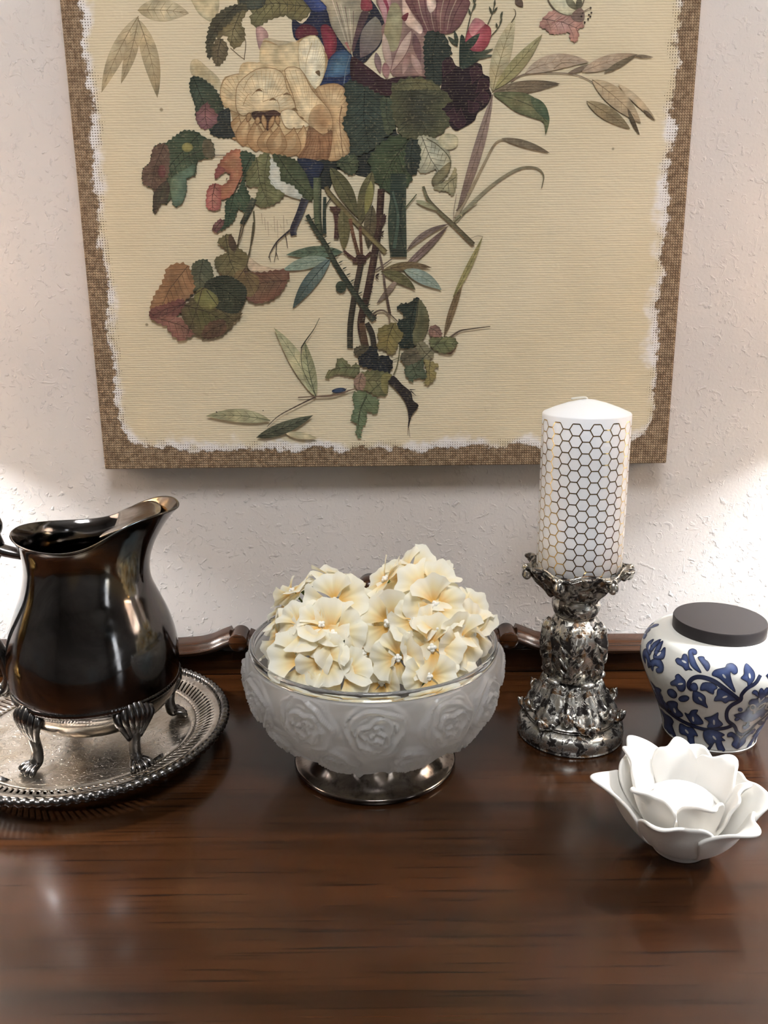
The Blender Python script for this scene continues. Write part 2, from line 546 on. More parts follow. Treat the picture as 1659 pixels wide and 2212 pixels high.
# upright board along the back and its moulded cap
GY0, GY1 = 0.797, 0.812
sp(MB().box((-0.90, GY0, 0.0002), (0.90, GY1, 0.026)), 'back_board', 'mahogany', smooth=False, bevel=0.0008)
def moulding(path, name):
    """a small ogee bar swept along (x, z) at the front of the back board"""
    prof = [(-0.0065, 0.000), (-0.0065, -0.008), (-0.004, -0.0115), (-0.0015, -0.012), (0.000, -0.009), (0.0015, -0.0085),
            (0.003, -0.0065), (0.0055, -0.005), (0.0065, 0.0), (0.0065, 0.014), (-0.0065, 0.014)]
    P = spline([(p[0], 0, p[1]) for p in path], 60)
    k = len(P)
    def fn(i, j):
        t = (P[min(i + 1, k - 1)] - P[max(i - 1, 0)]).normalized()
        nn = Vector((-t.z, 0, t.x))
        if nn.z < 0 and abs(t.x) > 0.2: nn = -nn
        q = P[i] + nn * prof[j][0]
        return (q.x, GY0 + prof[j][1], q.z)
    mb = MB().grid(k, len(prof), fn, cv=True)
    b = len(mb.v) - k * len(prof)
    mb.f.append(tuple(b + j for j in range(len(prof))))
    mb.f.append(tuple(b + (k - 1) * len(prof) + j for j in range(len(prof))))
    return sp(mb, name, 'mahogany', angle=50)
GC = -0.012
for s in (-1, 1):
    moulding([(GC + s * 0.888, 0.0295), (GC + s * 0.6, 0.0295), (GC + s * 0.26, 0.0295), (GC + s * 0.195, 0.0300), (GC + s * 0.170, 0.0335),
              (GC + s * 0.155, 0.0395), (GC + s * 0.146, 0.043)], 'rail_moulding')
    sc_o = MB()
    for j in range(1):
        sc_o.lathe([(0.0, -0.016), (0.0075, -0.016), (0.0095, -0.0145), (0.0095, 0.010), (0.0, 0.010)], 28)
    o = sp(sc_o, 'scroll', 'mahogany', angle=40)
    o.rotation_euler = (-PI / 2, 0, 0)
    o.location = (GC + s * 0.138, GY0 - 0.5, SBH + 0.0415)
    moulding([(GC + s * 0.131, 0.040), (GC + s * 0.11, 0.032), (GC + s * 0.08, 0.036), (GC + s * 0.05, 0.056), (GC + s * 0.030, 0.076), (GC + s * 0.012, 0.084)], 'crest_moulding')
out = []
half = [(0.131, 0.040), (0.11, 0.032), (0.08, 0.036), (0.05, 0.056), (0.03, 0.076), (0.012, 0.084), (0.0, 0.085)]
H = spline([(a, b, 0) for a, b in half], 30)
top = [(-q.x, q.y) for q in H] + [(q.x, q.y) for q in H[::-1][1:]]
cr = MB()
cr.grid(len(top), 2, lambda i, j: (GC + top[i][0], GY0 + 0.0015, 0.027 if j == 0 else top[i][1]))
cr.grid(len(top), 2, lambda i, j: (GC + top[i][0], GY1, 0.027 if j == 0 else top[i][1]))
sp(cr, 'crest_board', 'mahogany')
fin = sp(MB().lathe([(0.0, -0.014), (0.008, -0.014), (0.0125, -0.010), (0.0135, 0.0), (0.0125, 0.012), (0.0, 0.013)], 28), 'finial', 'mahogany')
fin.rotation_euler = (-PI / 2, 0, 0)
fin.location = (GC - 0.003, GY0 - 0.5, SBH + 0.0935)

# ================================================================== the two table lamps standing beyond the picture's sides
def table_lamp(x, y, label, light_name):
    t = empty('table_lamp', (x, y, 0.0), label, 'lamp', 'pair of table lamps on the sideboard')
    MB().lathe(prof_spline([(0.0, 0.0), (0.055, 0.0), (0.056, 0.012), (0.03, 0.02), (0.02, 0.05), (0.045, 0.12), (0.052, 0.17), (0.03, 0.235), (0.012, 0.255), (0.0, 0.256)], 50), 40).build('base', 'brass', t)
    MB().tube([(0, 0, 0.25), (0, 0, 0.395)], 0.006, 12).build('stem', 'brass', t)
    MB().lathe([(LS_R0, LS_Z0), (LS_R0 * 0.9 + LS_R1 * 0.1, LS_Z0 + 0.025), (LS_R1, LS_Z1)], 72).build('shade', 'shade', t, solid=0.0015)
    MB().ball((0, 0, LB_Z), 0.018, 20, 12).build('bulb_offscreen', 'bulb', t)
    d = bpy.data.lights.new(light_name, 'POINT')
    d.energy = LAMP_POWER
    d.color = LAMP_COL
    d.shadow_soft_size = 0.03
    o = bpy.data.objects.new(light_name, d)
    o.parent = t
    o.location = (0, 0, LB_Z)
    COL.objects.link(o)
LB_Z, LS_Z0, LS_R0, LS_Z1, LS_R1 = 0.45, 0.327, 0.15, 0.525, 0.11
table_lamp(0.63, 0.62, 'table lamp with linen shade standing past the blue and white jar', 'lamp_right_offscreen')
table_lamp(-0.63, 0.62, 'table lamp with linen shade standing past the silver pitcher', 'lamp_left_offscreen')

# ================================================================== picture
pic = empty('wall_picture', (0, 0, 0), 'unframed floral bouquet picture on burlap canvas hung on the plaster wall', 'picture')
cv = MB()
NX, NZ = 3, 3
cv.box((CANX - CANHW, CANY, CANZ0), (CANX + CANHW, WALL_Y - 0.0005, CANZ1))
cv.build('canvas', 'canvas', pic, smooth=False, bevel=0.0015)
pic.rotation_euler = (0, math.radians(-0.12), 0)
# ------------------------------------------------------------------ flat painted shapes (picture print and jar decoration share the builder)
class Print:
    """shapes in photo pixels; 'to3d' lays them on the real surface they are printed on"""
    INK_SAT, INK_VALUE = 0.80, 0.86
    def __init__(self, origin=(0, 0), scale=1.0):
        self.o, self.s = origin, scale
        self.shapes = []        # (verts2d, faces, colours)
    def at(self, origin, scale):
        self.o, self.s = origin, scale
    def P(self, p):
        return (self.o[0] + p[0] / self.s, self.o[1] + p[1] / self.s)
    @staticmethod
    def C(c, k=1.0):
        r = rgb(*c)
        g_ = 0.3 * r[0] + 0.55 * r[1] + 0.15 * r[2]
        k *= Print.INK_VALUE + (1 - Print.INK_VALUE) * min(1.0, max(0.0, (g_ - 0.18) / 0.22))
        q = Print.INK_SAT
        return tuple((g_ + (v - g_) * q) * k for v in r[:3]) + (1,)
    @staticmethod
    def M(a, b, t):
        return tuple(a[i] + (b[i] - a[i]) * t for i in range(3)) + (1,)
    @staticmethod
    def mottle(x, y, c, amt=1.0):
        n1 = mnoise.fractal(Vector((x / 16.0, y / 16.0, 3.3)), 1.0, 2.0, 3)
        n2 = mnoise.noise(Vector((x / 5.0, y / 5.0, 8.1)))
        n3 = mnoise.noise(Vector((x / 30.0, y / 30.0, 5.7)))
        k = max(0.35, 1.0 + amt * (0.34 * n1 + 0.16 * n2))
        w = 0.09 * amt * n3
        return (c[0] * k * (1 + w), c[1] * k, c[2] * k * (1 - w), 1)
    def poly(self, pts, c, c2=None, smooth=3, jag=0.0, rings=3, centre=None, outline=None, ow=2.0, veins=None, rays=None, amt=1.0, g=None):
        """closed outline, colour c at the edge to c2 in the middle; jag makes a toothed margin (px)"""
        Q = [Vector((*self.P(p), 0)) for p in pts]
        k = len(Q)
        out = []
        for i in range(k):
            a, b, d, e = Q[i - 1], Q[i], Q[(i + 1) % k], Q[(i + 2) % k]
            for q in range(smooth):
                u = q / smooth
                out.append(0.5 * ((2 * b) + (d - a) * u + (2 * a - 5 * b + 4 * d - e) * u * u + (3 * b - a - 3 * d + e) * u ** 3))
        cx = sum((q.x for q in out)) / len(out); cy = sum((q.y for q in out)) / len(out)
        if jag:
            dense = []
            sp_ = max(3.0, jag * 2.0)
            for i in range(len(out)):
                a, b = out[i], out[(i + 1) % len(out)]
                m_ = max(1, int(round((b - a).length / sp_)))
                for q in range(m_): dense.append(a.lerp(b, q / m_))
            area_s = sum(dense[i].x * dense[(i + 1) % len(dense)].y - dense[(i + 1) % len(dense)].x * dense[i].y for i in range(len(dense)))
            sg = 1 if area_s > 0 else -1
            out = []
            for i, q in enumerate(dense):
                t = dense[(i + 1) % len(dense)] - dense[i - 1]
                t = t.normalized() if t.length > 1e-6 else Vector((1, 0, 0))
                nn = Vector((t.y, -t.x, 0)) * sg
                out.append(q + nn * (jag * (0.62 if i % 2 else -0.5) + random.uniform(-.3, .3) * jag) + t * (jag * 0.35 if i % 2 else 0))
        P2 = np.array([(q.x, q.y) for q in out])
        n_ = len(P2)
        nx2 = np.roll(P2, -1, axis=0)
        area = abs(np.sum(P2[:, 0] * nx2[:, 1] - nx2[:, 0] * P2[:, 1])) / 2
        g = g or max(3.0, math.sqrt(area) / 15)
        def inside(pts_):
            x, y = pts_[:, 0][:, None], pts_[:, 1][:, None]
            y0, y1 = P2[None, :, 1], nx2[None, :, 1]
            x0, x1 = P2[None, :, 0], nx2[None, :, 0]
            cond = (y0 > y) != (y1 > y)
            with np.errstate(divide='ignore', invalid='ignore'):
                xi = x0 + (y - y0) * (x1 - x0) / (y1 - y0)
            return (np.sum(cond & (x < xi), axis=1) % 2) == 1
        def edge_dist(pts_):
            d_ = nx2 - P2
            L2 = np.maximum((d_ ** 2).sum(1), 1e-9)
            v = pts_[:, None, :] - P2[None]
            t = np.clip((v * d_[None]).sum(2) / L2[None], 0, 1)
            return np.sqrt(((v - t[..., None] * d_[None]) ** 2).sum(2)).min(1)
        lo, hi = P2.min(0), P2.max(0)
        gx, gy = np.meshgrid(np.arange(lo[0], hi[0], g), np.arange(lo[1], hi[1], g))
        gx = gx + (np.arange(gx.shape[0]) % 2)[:, None] * g * 0.5
        G = np.stack([gx.ravel(), gy.ravel()], 1)
        if len(G):
            G = G[inside(G)]
        if len(G):
            G = G[edge_dist(G) > 0.45 * g]
        co = [Vector((q[0], q[1])) for q in P2] + [Vector((q[0], q[1])) for q in G]
        from mathutils.geometry import delaunay_2d_cdt
        vs, _, fs, _, _, _ = delaunay_2d_cdt(co, [], [list(range(n_))], 1, 1e-4)
        V2 = np.array([(v.x, v.y) for v in vs])
        D = edge_dist(V2)
        dm = max(D.max() * 0.9, 1e-6)
        A, B_ = self.C(c), self.C(c2 or c)
        cols = []
        for (x, y), d_ in zip(V2, D):
            t = min(1.0, d_ / dm)
            q = self.M(A, B_, t ** 0.8)
            if d_ < 0.6 * g: q = (q[0] * 0.86, q[1] * 0.86, q[2] * 0.86, 1)
            cols.append(self.mottle(x, y, q, amt))
        self.shapes.append(([tuple(v) for v in V2], [tuple(f) for f in fs], cols))
        def clip(p, d_, L, step=3.0):
            """walk from p along d_ while inside; returns the reached point"""
            m_ = max(2, int(L / step))
            t = np.linspace(0, L, m_)[1:]
            pp = np.array([p[0], p[1]])[None] + t[:, None] * np.array(d_)[None]
            ok = inside(pp)
            kx = m_ - 1 if ok.all() else int(np.argmin(ok))
            return pp[max(0, kx - 1)], t[max(0, kx - 1)]
        if veins:
            ctr = G.mean(0) if len(G) else P2.mean(0)
            X = (G if len(G) > 5 else P2) - ctr
            w, vv = np.linalg.eigh(X.T @ X)
            ax = vv[:, 1]; sd = np.array([-ax[1], ax[0]])
            if ax[1] < 0: ax = -ax
            e1, l1 = clip(ctr, ax, 300); e0, l0 = clip(ctr, -ax, 300)
            bend = sd * 0.06 * (l0 + l1)
            self.line([tuple(e0), tuple(ctr + bend), tuple(e1)], 2.0, veins, 1.0, raw=True)
            nv = max(3, int((l0 + l1) / 14))
            for i in range(nv):
                t = (i + 0.5) / nv
                p = e0 + (e1 - e0) * t + bend * 4 * t * (1 - t) * 0.5
                for s_ in (-1, 1):
                    dr = sd * s_ * 0.8 + ax * 0.6
                    q, l_ = clip(p, dr / np.linalg.norm(dr), 120)
                    if l_ > 5:
                        self.line([tuple(p), tuple((p + q) / 2 + ax * l_ * 0.05), tuple(p + (q - p) * 0.92)], 1.2, veins, 0.5, raw=True)
        if rays:
            root, nr, rc = rays[:3]
            r0 = np.array(self.P(root))
            idx = np.linspace(0, n_ - 1, nr).astype(int)
            for i in idx:
                e = P2[i]; d_ = e - r0
                L = np.linalg.norm(d_)
                if L < 6: continue
                f0 = 0.35 + 0.25 * random.random()
                seg_ = np.array([r0 + d_ * (f0 + (0.95 - f0) * q / 5) for q in range(6)])
                if inside(seg_[:-1]).all():
                    self.line([tuple(q) for q in seg_], 0.5, rc, 1.1, raw=True)
        if outline:
            self.line([(q[0], q[1]) for q in P2] + [(P2[0][0], P2[0][1])], ow, outline, raw=True)
    def line(self, pts, w, c, w2=None, c2=None, raw=False, nseg=None, side=None):
        """stroke of width w (px) to w2; 'side' darkens one flank"""
        Q = [Vector((*(p if raw else self.P(p)), 0)) for p in pts]
        if not raw: Q = spline(Q, nseg or max(8, 6 * len(Q)))
        k = len(Q)
        w2 = w if w2 is None else w2
        A, B = self.C(c), self.C(c2 or c)
        S = self.C(side) if side else None
        vs, cols, fs = [], [], []
        for i, q in enumerate(Q):
            t = Q[min(i + 1, k - 1)] - Q[max(i - 1, 0)]
            t = t.normalized() if t.length > 1e-9 else Vector((1, 0, 0))
            nn = Vector((-t.y, t.x, 0))
            f = i / (k - 1)
            h = (w + (w2 - w) * f) / 2
            cc = self.M(A, B, f)
            for e in (-1, 0, 1):
                vs.append(((q + nn * h * e).x, (q + nn * h * e).y))
                cols.append(S if (S and e == -1) else (self.mottle(q.x, q.y, cc, 0.8) if w > 4 else cc))
        for i in range(k - 1):
            for e in range(2):
                fs.append((i * 3 + e, i * 3 + e + 1, i * 3 + 4 + e, i * 3 + 3 + e))
        self.shapes.append((vs, fs, cols))
    def leaf(self, p0, p1, w, c, c2=None, bend=0.0, vein=None, peak=0.45, jag=0.0, half=1.0, outline=None):
        """blade from p0 to p1, width w; c on one half, c*half on the other; w and bend in crop px"""
        a, b = Vector((*self.P(p0), 0)), Vector((*self.P(p1), 0))
        w = w / self.s
        ax = b - a
        nn = Vector((-ax.y, ax.x, 0)).normalized()
        ctl = (a + b) / 2 + nn * bend / self.s
        k = 16
        A, B = self.C(c), self.C(c2 or c)
        vs, cols, fs = [], [], []
        mid = []
        L, R_ = [], []
        for i in range(k + 1):
            t = i / k
            q = a * (1 - t) ** 2 + ctl * 2 * t * (1 - t) + b * t * t
            tg = ((ctl - a) * (1 - t) + (b - ctl) * t).normalized()
            n2 = Vector((-tg.y, tg.x, 0))
            x = t ** (math.log(0.5) / math.log(peak))
            h = w / 2 * max(sn(PI * x), 0) ** 0.85
            if jag and 0 < i < k: h += jag * (1 if i % 2 else -0.6) * 0.5
            mid.append(q)
            cc = self.M(A, B, t)
            dk = (cc[0] * half, cc[1] * half, cc[2] * half, 1)
            L.append(q + n2 * h); R_.append(q - n2 * h)
            for e, col in ((-1, dk), (0, dk), (0, cc), (1, cc)):
                vs.append(((q + n2 * h * e).x, (q + n2 * h * e).y)); cols.append(self.mottle((q + n2 * h * e).x, (q + n2 * h * e).y, col if e == 0 else (col[0] * .88, col[1] * .88, col[2] * .88, 1), 0.9))
        for i in range(k):
            for e in (0, 2):
                fs.append((i * 4 + e, i * 4 + e + 1, i * 4 + 5 + e, i * 4 + 4 + e))
        self.shapes.append((vs, fs, cols))
        if outline:
            self.line([(q.x, q.y) for q in L] + [(q.x, q.y) for q in R_[::-1]], 1.6, outline, raw=True)
        if vein:
            self.line([(q.x, q.y) for q in mid], 2.2, vein, 0.8, raw=True)
            for i in range(3, k - 2, 2):
                for S in (L, R_):
                    e = mid[i].lerp(S[min(i + 2, k)], 0.8)
                    self.line([(mid[i].x, mid[i].y), (e.x, e.y)], 1.1, vein, 0.5, raw=True)
    def dot(self, c, rx, ry, col, col2=None, rot=0.0, outline=None, ow=2.0):
        pts = []
        for i in range(10):
            t = 2 * PI * i / 10
            x, y = rx * cs(t), ry * sn(t)
            pts.append((c[0] + x * cs(rot) - y * sn(rot), c[1] + x * sn(rot) + y * cs(rot)))
        self.poly(pts, col, col2, smooth=2, rings=2, outline=outline, ow=ow)
    def mesh(self, to3d):
        mb = MB()
        for k, (vs, fs, cols) in enumerate(self.shapes):
            q = [to3d(v[0], v[1], k) for v in vs]
            if any(p is None for p in q):
                ok = [p is not None for p in q]
                idx = {}
                for i, g in enumerate(ok):
                    if g: idx[i] = len(idx)
                fs = [tuple(idx[i] for i in f) for f in fs if all(ok[i] for i in f)]
                cols = [c for c, g in zip(cols, ok) if g]
                q = [p for p in q if p is not None]
            mb.add(q, fs, cols)
        return mb

B = Print()
DK = (48, 50, 44)
# pale leaves at the upper left
B.at((180, 0), 2.37)
PB = (192, 174, 130)
B.leaf((290, 80), (100, 470), 82, (196, 178, 136), (174, 154, 110), bend=28, vein=(146, 126, 84))
B.leaf((290, 90), (200, 425), 64, (192, 174, 130), (170, 148, 104), bend=-14, vein=(140, 120, 80))
B.leaf((288, 95), (386, 498), 86, PB, (160, 140, 96), bend=-30, vein=(140, 120, 80))
B.leaf((286, 50), (548, 66), 118, (190, 172, 126), (198, 180, 138), bend=-16, vein=(146, 126, 84))
B.poly([(560, -30), (690, -30), (700, 60), (672, 112), (610, 80), (575, 30)], (194, 178, 132), (188, 170, 122))
# dark leaves over the peony
O1, S1 = (400, 0), 4.366
B.at(O1, S1)
B.poly([(66, 580), (130, 555), (230, 640), (335, 740), (345, 850), (200, 770), (72, 700)], (190, 172, 128), (180, 160, 112))
B.poly([(550, -40), (540, 60), (640, 100), (620, 180), (690, 265), (800, 190), (960, 150), (1030, 200), (1130, 180), (1200, 100), (1160, -40)], (104, 96, 58), (126, 116, 66), jag=3.3, veins=(64, 59, 35))
B.poly([(540, -30), (760, -30), (740, 70), (600, 90), (540, 50)], (58, 62, 54), (70, 76, 62))
for k in range(6):
    B.line([(660 + 80 * k, 10), (700 + 70 * k, 130)], 1.3, (74, 70, 46))
B.poly([(560, 30), (380, 80), (260, 200), (210, 370), (215, 500), (240, 555), (275, 500), (285, 400), (330, 330), (430, 240), (520, 150), (600, 100)], (82, 76, 52), (70, 68, 50), jag=2.7, veins=(50, 47, 32), centre=(320, 210))
B.poly([(520, 110), (600, 100), (560, 180), (545, 220), (582, 290), (560, 400), (475, 460), (430, 400), (400, 330), (320, 370), (330, 300), (430, 220)], (118, 104, 64), (132, 120, 76), jag=3.0, veins=(73, 64, 39), centre=(470, 270))
B.poly([(285, 400), (330, 350), (400, 400), (415, 480), (390, 560), (320, 630), (275, 560), (262, 480)], (96, 84, 56), (124, 106, 72), jag=2.4, veins=(59, 52, 34))
B.line([(560, 320), (585, 400), (570, 560)], 1.6, (110, 90, 60)); B.line([(440, 450), (520, 520), (575, 560)], 1.6, (110, 90, 60))
B.poly([(680, 270), (740, 250), (800, 330), (760, 440), (730, 480), (700, 430)], (168, 126, 118), (184, 146, 136))
B.poly([(740, 470), (760, 360), (900, 380), (1080, 420), (1080, 640), (740, 640)], (186, 168, 128), (196, 178, 136))
# navy and crimson behind the peony
B.poly([(1110, -40), (1290, -40), (1360, 120), (1450, 330), (1580, 500), (1600, 790), (1420, 850), (1240, 840), (1340, 680), (1360, 540), (1300, 400), (1230, 330), (1060, 380), (1020, 240), (1040, 180), (1120, 220), (1200, 100)], (34, 40, 66), (36, 42, 72), rings=3, centre=(1400, 480))
B.poly([(1120, -30), (1290, -30), (1350, 80), (1240, 110), (1180, 60)], (44, 58, 112), (56, 76, 132))
B.poly([(1050, 300), (1120, 230), (1230, 250), (1270, 330), (1180, 350), (1080, 372)], (86, 30, 44), (112, 36, 52))
B.poly([(1290, 260), (1350, 230), (1420, 300), (1446, 420), (1400, 570), (1350, 550), (1320, 420)], (120, 34, 52), (150, 40, 64))
B.poly([(1362, 570), (1470, 470), (1580, 505), (1590, 690), (1480, 740), (1330, 740)], (38, 66, 108), (78, 124, 152))
B.poly([(1330, 730), (1480, 730), (1590, 690), (1596, 800), (1430, 800), (1250, 838)], (28, 40, 76), (34, 52, 92))
B.line([(1570, 520), (1530, 650), (1510, 790)], 1.5, (110, 130, 140))
# yellow peony
B.at((640, 160), 4.366)
B.poly([(500, 90), (900, 160), (960, 560), (1150, 600), (1000, 900), (700, 980), (400, 900), (330, 1080), (180, 1040), (20, 800), (450, 760), (520, 720)], (42, 48, 46), (40, 46, 44))
B.at(O1, S1)
PE = [(560, 590), (720, 580), (740, 400), (800, 380), (900, 430), (1000, 450), (1090, 370), (1240, 330), (1310, 450), (1360, 560), (1320, 720), (1240, 840), (1370, 790), (1490, 810), (1565, 930), (1530, 1100), (1510, 1180), (1570, 1400), (1480, 1500), (1330, 1500), (1170, 1530), (1060, 1470), (940, 1480), (780, 1440), (560, 1370), (480, 1310), (470, 1200), (430, 1030), (360, 980), (340, 850), (390, 720), (520, 700)]
B.poly(PE, (190, 154, 98), (204, 174, 118), rays=((860, 1080), 90, (160, 122, 72)))
OL = (150, 112, 64)
B.poly([(740, 400), (900, 430), (1080, 400), (1110, 640), (940, 660), (730, 620)], (200, 176, 124), (212, 188, 136))
B.poly([(1095, 650), (1090, 400), (1240, 335), (1310, 450), (1335, 560), (1318, 720), (1240, 840), (1140, 700)], (222, 206, 160), (232, 220, 184), outline=(176, 150, 100), ow=1.2, rays=((1180, 820), 24, (200, 178, 128)))
B.line([(1210, 400), (1160, 560), (1145, 690)], 2.2, (196, 172, 118), 0.8); B.poly([(1240, 680), (1280, 665), (1284, 720)], (120, 90, 50))
B.poly([(345, 850), (400, 730), (540, 690), (640, 690), (560, 800), (510, 930), (520, 1060), (430, 1030), (365, 980)], (200, 168, 112), (212, 184, 130), outline=OL, ow=1.2, rays=((600, 1000), 26, (172, 134, 82)))
B.poly([(560, 590), (720, 590), (900, 640), (700, 660), (560, 740), (520, 690)], (204, 174, 120), (212, 186, 132))
B.poly([(1240, 850), (1370, 790), (1490, 810), (1565, 930), (1530, 1100), (1510, 1180), (1570, 1400), (1480, 1500), (1350, 1500), (1400, 1280), (1400, 1150), (1370, 1040)], (178, 140, 88), (210, 180, 126), outline=OL, ow=1.2, rays=((1380, 1080), 30, (160, 118, 68)))
B.poly([(950, 660), (1100, 650), (1210, 850), (1370, 1040), (1400, 1200), (1310, 1270), (1180, 1190), (1080, 1090), (1030, 900)], (208, 178, 124), (224, 200, 148), outline=OL, ow=1.4, rays=((1200, 1180), 30, (190, 156, 102)))
B.poly([(1200, 1040), (1290, 980), (1375, 1060), (1398, 1200), (1310, 1265), (1180, 1180)], (196, 160, 106), (172, 128, 76))
B.poly([(520, 780), (680, 655), (820, 640), (930, 690), (975, 830), (1040, 960), (1040, 1040), (900, 1070), (840, 1040), (640, 1060), (560, 1090), (500, 1040), (490, 920)], (206, 178, 126), (226, 206, 158), outline=OL, ow=1.4, rays=((760, 1080), 46, (188, 154, 100)))
for pts in ([(640, 900), (700, 840), (750, 850), (745, 960)], [(745, 960), (820, 930), (960, 880), (1000, 900)], [(560, 990), (600, 900), (640, 880)], [(880, 940), (900, 1000), (900, 1060)], [(660, 700), (600, 760), (560, 860)], [(930, 690), (960, 760), (970, 840)]):
    B.line(pts, 1.5, (168, 132, 80), 0.8)
for (x, y) in ((710, 850), (970, 885), (1040, 1030), (1050, 1190), (840, 935), (1100, 1110)):
    B.poly([(x - 35, y + 12), (x, y - 14), (x + 36, y + 10), (x, y + 8)], (136, 100, 56))
B.poly([(910, 1075), (960, 1030), (1040, 1040), (1100, 1110), (1185, 1185), (1060, 1215), (960, 1200)], (214, 192, 144), (224, 206, 160), outline=OL, ow=1.4)
# lower fan of petals
for i, (a, b, w, bd) in enumerate((((520, 1080), (480, 1320), 150, 20), ((600, 1090), (560, 1380), 150, 20), ((680, 1120), (680, 1430), 170, 0), ((1130, 1180), (1080, 1480), 190, -20), ((800, 1180), (780, 1450), 190, 0), ((1040, 1200), (960, 1480), 210, -20), ((900, 1180), (860, 1470), 190, 0))):
    B.leaf(a, b, w, (196, 156, 98) if i % 2 else (184, 144, 88), (176, 132, 78), bend=bd, peak=0.62, half=0.93, outline=(148, 106, 58))
    B.leaf((a[0] + 10, a[1] + 60), (b[0] + 5, b[1] - 60), w * 0.4, (206, 172, 116), (186, 146, 92), bend=bd, peak=0.6)
B.poly([(640, 1060), (700, 1045), (760, 1055), (850, 1035), (915, 1075), (880, 1110), (850, 1140), (790, 1235), (760, 1170), (700, 1150), (650, 1110)], (82, 54, 42), (70, 44, 38))
for a, b in (((620, 1060), (600, 1150)), ((700, 1100), (690, 1180)), ((745, 1080), (770, 1220)), ((850, 1090), (800, 1220)), ((880, 1090), (890, 1180))):
    B.leaf(a, b, 46, (190, 150, 92), (170, 126, 74), outline=(130, 92, 50))
B.poly([(1180, 1190), (1310, 1270), (1400, 1230), (1370, 1490), (1280, 1500), (1170, 1530), (1080, 1480), (1140, 1380)], (140, 96, 56), (164, 118, 74), rays=((1300, 1100), 30, (116, 76, 42)))
for pts in ([(1190, 1200), (1180, 1360), (1080, 1480)], [(1270, 1280), (1280, 1400), (1180, 1460)], [(1360, 1220), (1370, 1360), (1350, 1500)], [(1490, 1000), (1470, 1150), (1500, 1480)]):
    B.line(pts, 1.8, (122, 80, 44), 1.0)
# dark leaf left of the peony
B.poly([(55, 760), (90, 715), (190, 745), (310, 850), (360, 960), (385, 1040), (430, 1020), (440, 1190), (485, 1285), (400, 1300), (330, 1295), (250, 1260), (240, 1210), (150, 1190), (110, 1080), (110, 1000), (60, 860)], (56, 68, 52), (66, 80, 62), jag=2.4, veins=(34, 42, 32))
B.poly([(330, 1060), (430, 1030), (445, 1190), (480, 1285), (330, 1290), (250, 1250), (310, 1160)], (46, 50, 50), (52, 58, 54))
B.poly([(150, 1020), (225, 960), (250, 1010), (320, 1080), (290, 1180), (200, 1220), (150, 1190), (110, 1090)], (120, 76, 78), (142, 94, 92), jag=3.0, veins=(74, 47, 48))
# tulips
O2, S2 = (680, 0), 4.1475
B.at(O2, S2)
B.poly([(60, -30), (430, -30), (445, 100), (350, 420), (335, 485), (250, 380), (190, 290), (150, 200), (120, 60)], (150, 136, 108), (168, 156, 124))
for x in range(6):
    B.line([(170 + 38 * x, 0 + 20 * x), (230 + 26 * x, 180 + 10 * x), (300 + 12 * x, 400)], 2.0, (128, 104, 90) if x % 2 else (196, 176, 150), 0.8)
B.line([(290, 380), (330, 460)], 6, (176, 100, 92), 2)
B.poly([(490, -30), (590, 100), (645, 260), (600, 400), (530, 480), (440, 570), (350, 490), (380, 330), (440, 200), (520, 80)], (40, 40, 56), (36, 36, 50))
B.poly([(430, 110), (500, 120), (440, 260), (390, 380), (360, 470), (350, 400)], (96, 66, 70), (88, 62, 66))
B.leaf((560, 150), (420, 520), 190, (140, 134, 116), (118, 96, 96), bend=-50, half=0.86)
B.poly([(440, -30), (500, -30), (530, 85), (430, 90)], (132, 44, 58), (140, 50, 64))
B.poly([(560, -30), (820, -30), (960, 180), (1010, 330), (1022, 690), (900, 720), (760, 690), (690, 640), (610, 280), (640, 180)], (140, 104, 96), (150, 118, 106))
B.poly([(580, -30), (690, -30), (680, 180), (655, 240), (620, 150)], (176, 120, 122), (190, 142, 138))
B.line([(640, 0), (670, 90), (660, 230)], 8, (150, 46, 74), 2)
B.poly([(690, 50), (760, 40), (800, 180), (760, 420), (690, 460), (640, 330), (640, 250)], (150, 140, 96), (160, 150, 106))
B.poly([(800, -20), (850, 60), (900, 150), (975, 250), (960, 310), (900, 270), (830, 220), (800, 120)], (204, 172, 150), (214, 186, 164))
B.poly([(790, 155), (850, 115), (845, 160), (820, 195)], (120, 40, 54))
B.leaf((630, 300), (705, 660), 70, (196, 172, 150), (170, 130, 118), bend=16)
B.leaf((880, 270), (690, 650), 86, (196, 168, 146), (176, 140, 124), bend=-16, outline=(130, 90, 84))
B.leaf((860, 470), (800, 670), 60, (150, 104, 98), (186, 150, 134))
B.leaf((900, 300), (960, 560), 70, (110, 76, 80), (128, 88, 88))
B.leaf((880, 490), (975, 690), 66, (184, 150, 134), (168, 130, 118))
B.leaf((1005, 320), (1000, 560), 60, (160, 130, 112), (140, 104, 98))
B.leaf((560, 470), (600, 660), 60, (128, 108, 106), (150, 110, 106)); B.leaf((640, 560), (660, 710), 70, (150, 96, 96), (170, 124, 116))
B.poly([(850, -30), (1375, -30), (1345, 180), (1262, 285), (1170, 312), (1000, 310), (975, 220), (900, 130)], (112, 66, 68), (134, 92, 86))
for x in range(9):
    B.line([(880 + 58 * x, -10), (930 + 42 * x, 140), (1000 + 28 * x, 280)], 2.6, (164, 138, 116) if x % 2 else (96, 52, 60), 1.0)
B.poly([(1020, -30), (1080, -30), (1100, 60), (1050, 120), (1020, 60)], (200, 170, 146), (210, 182, 160))
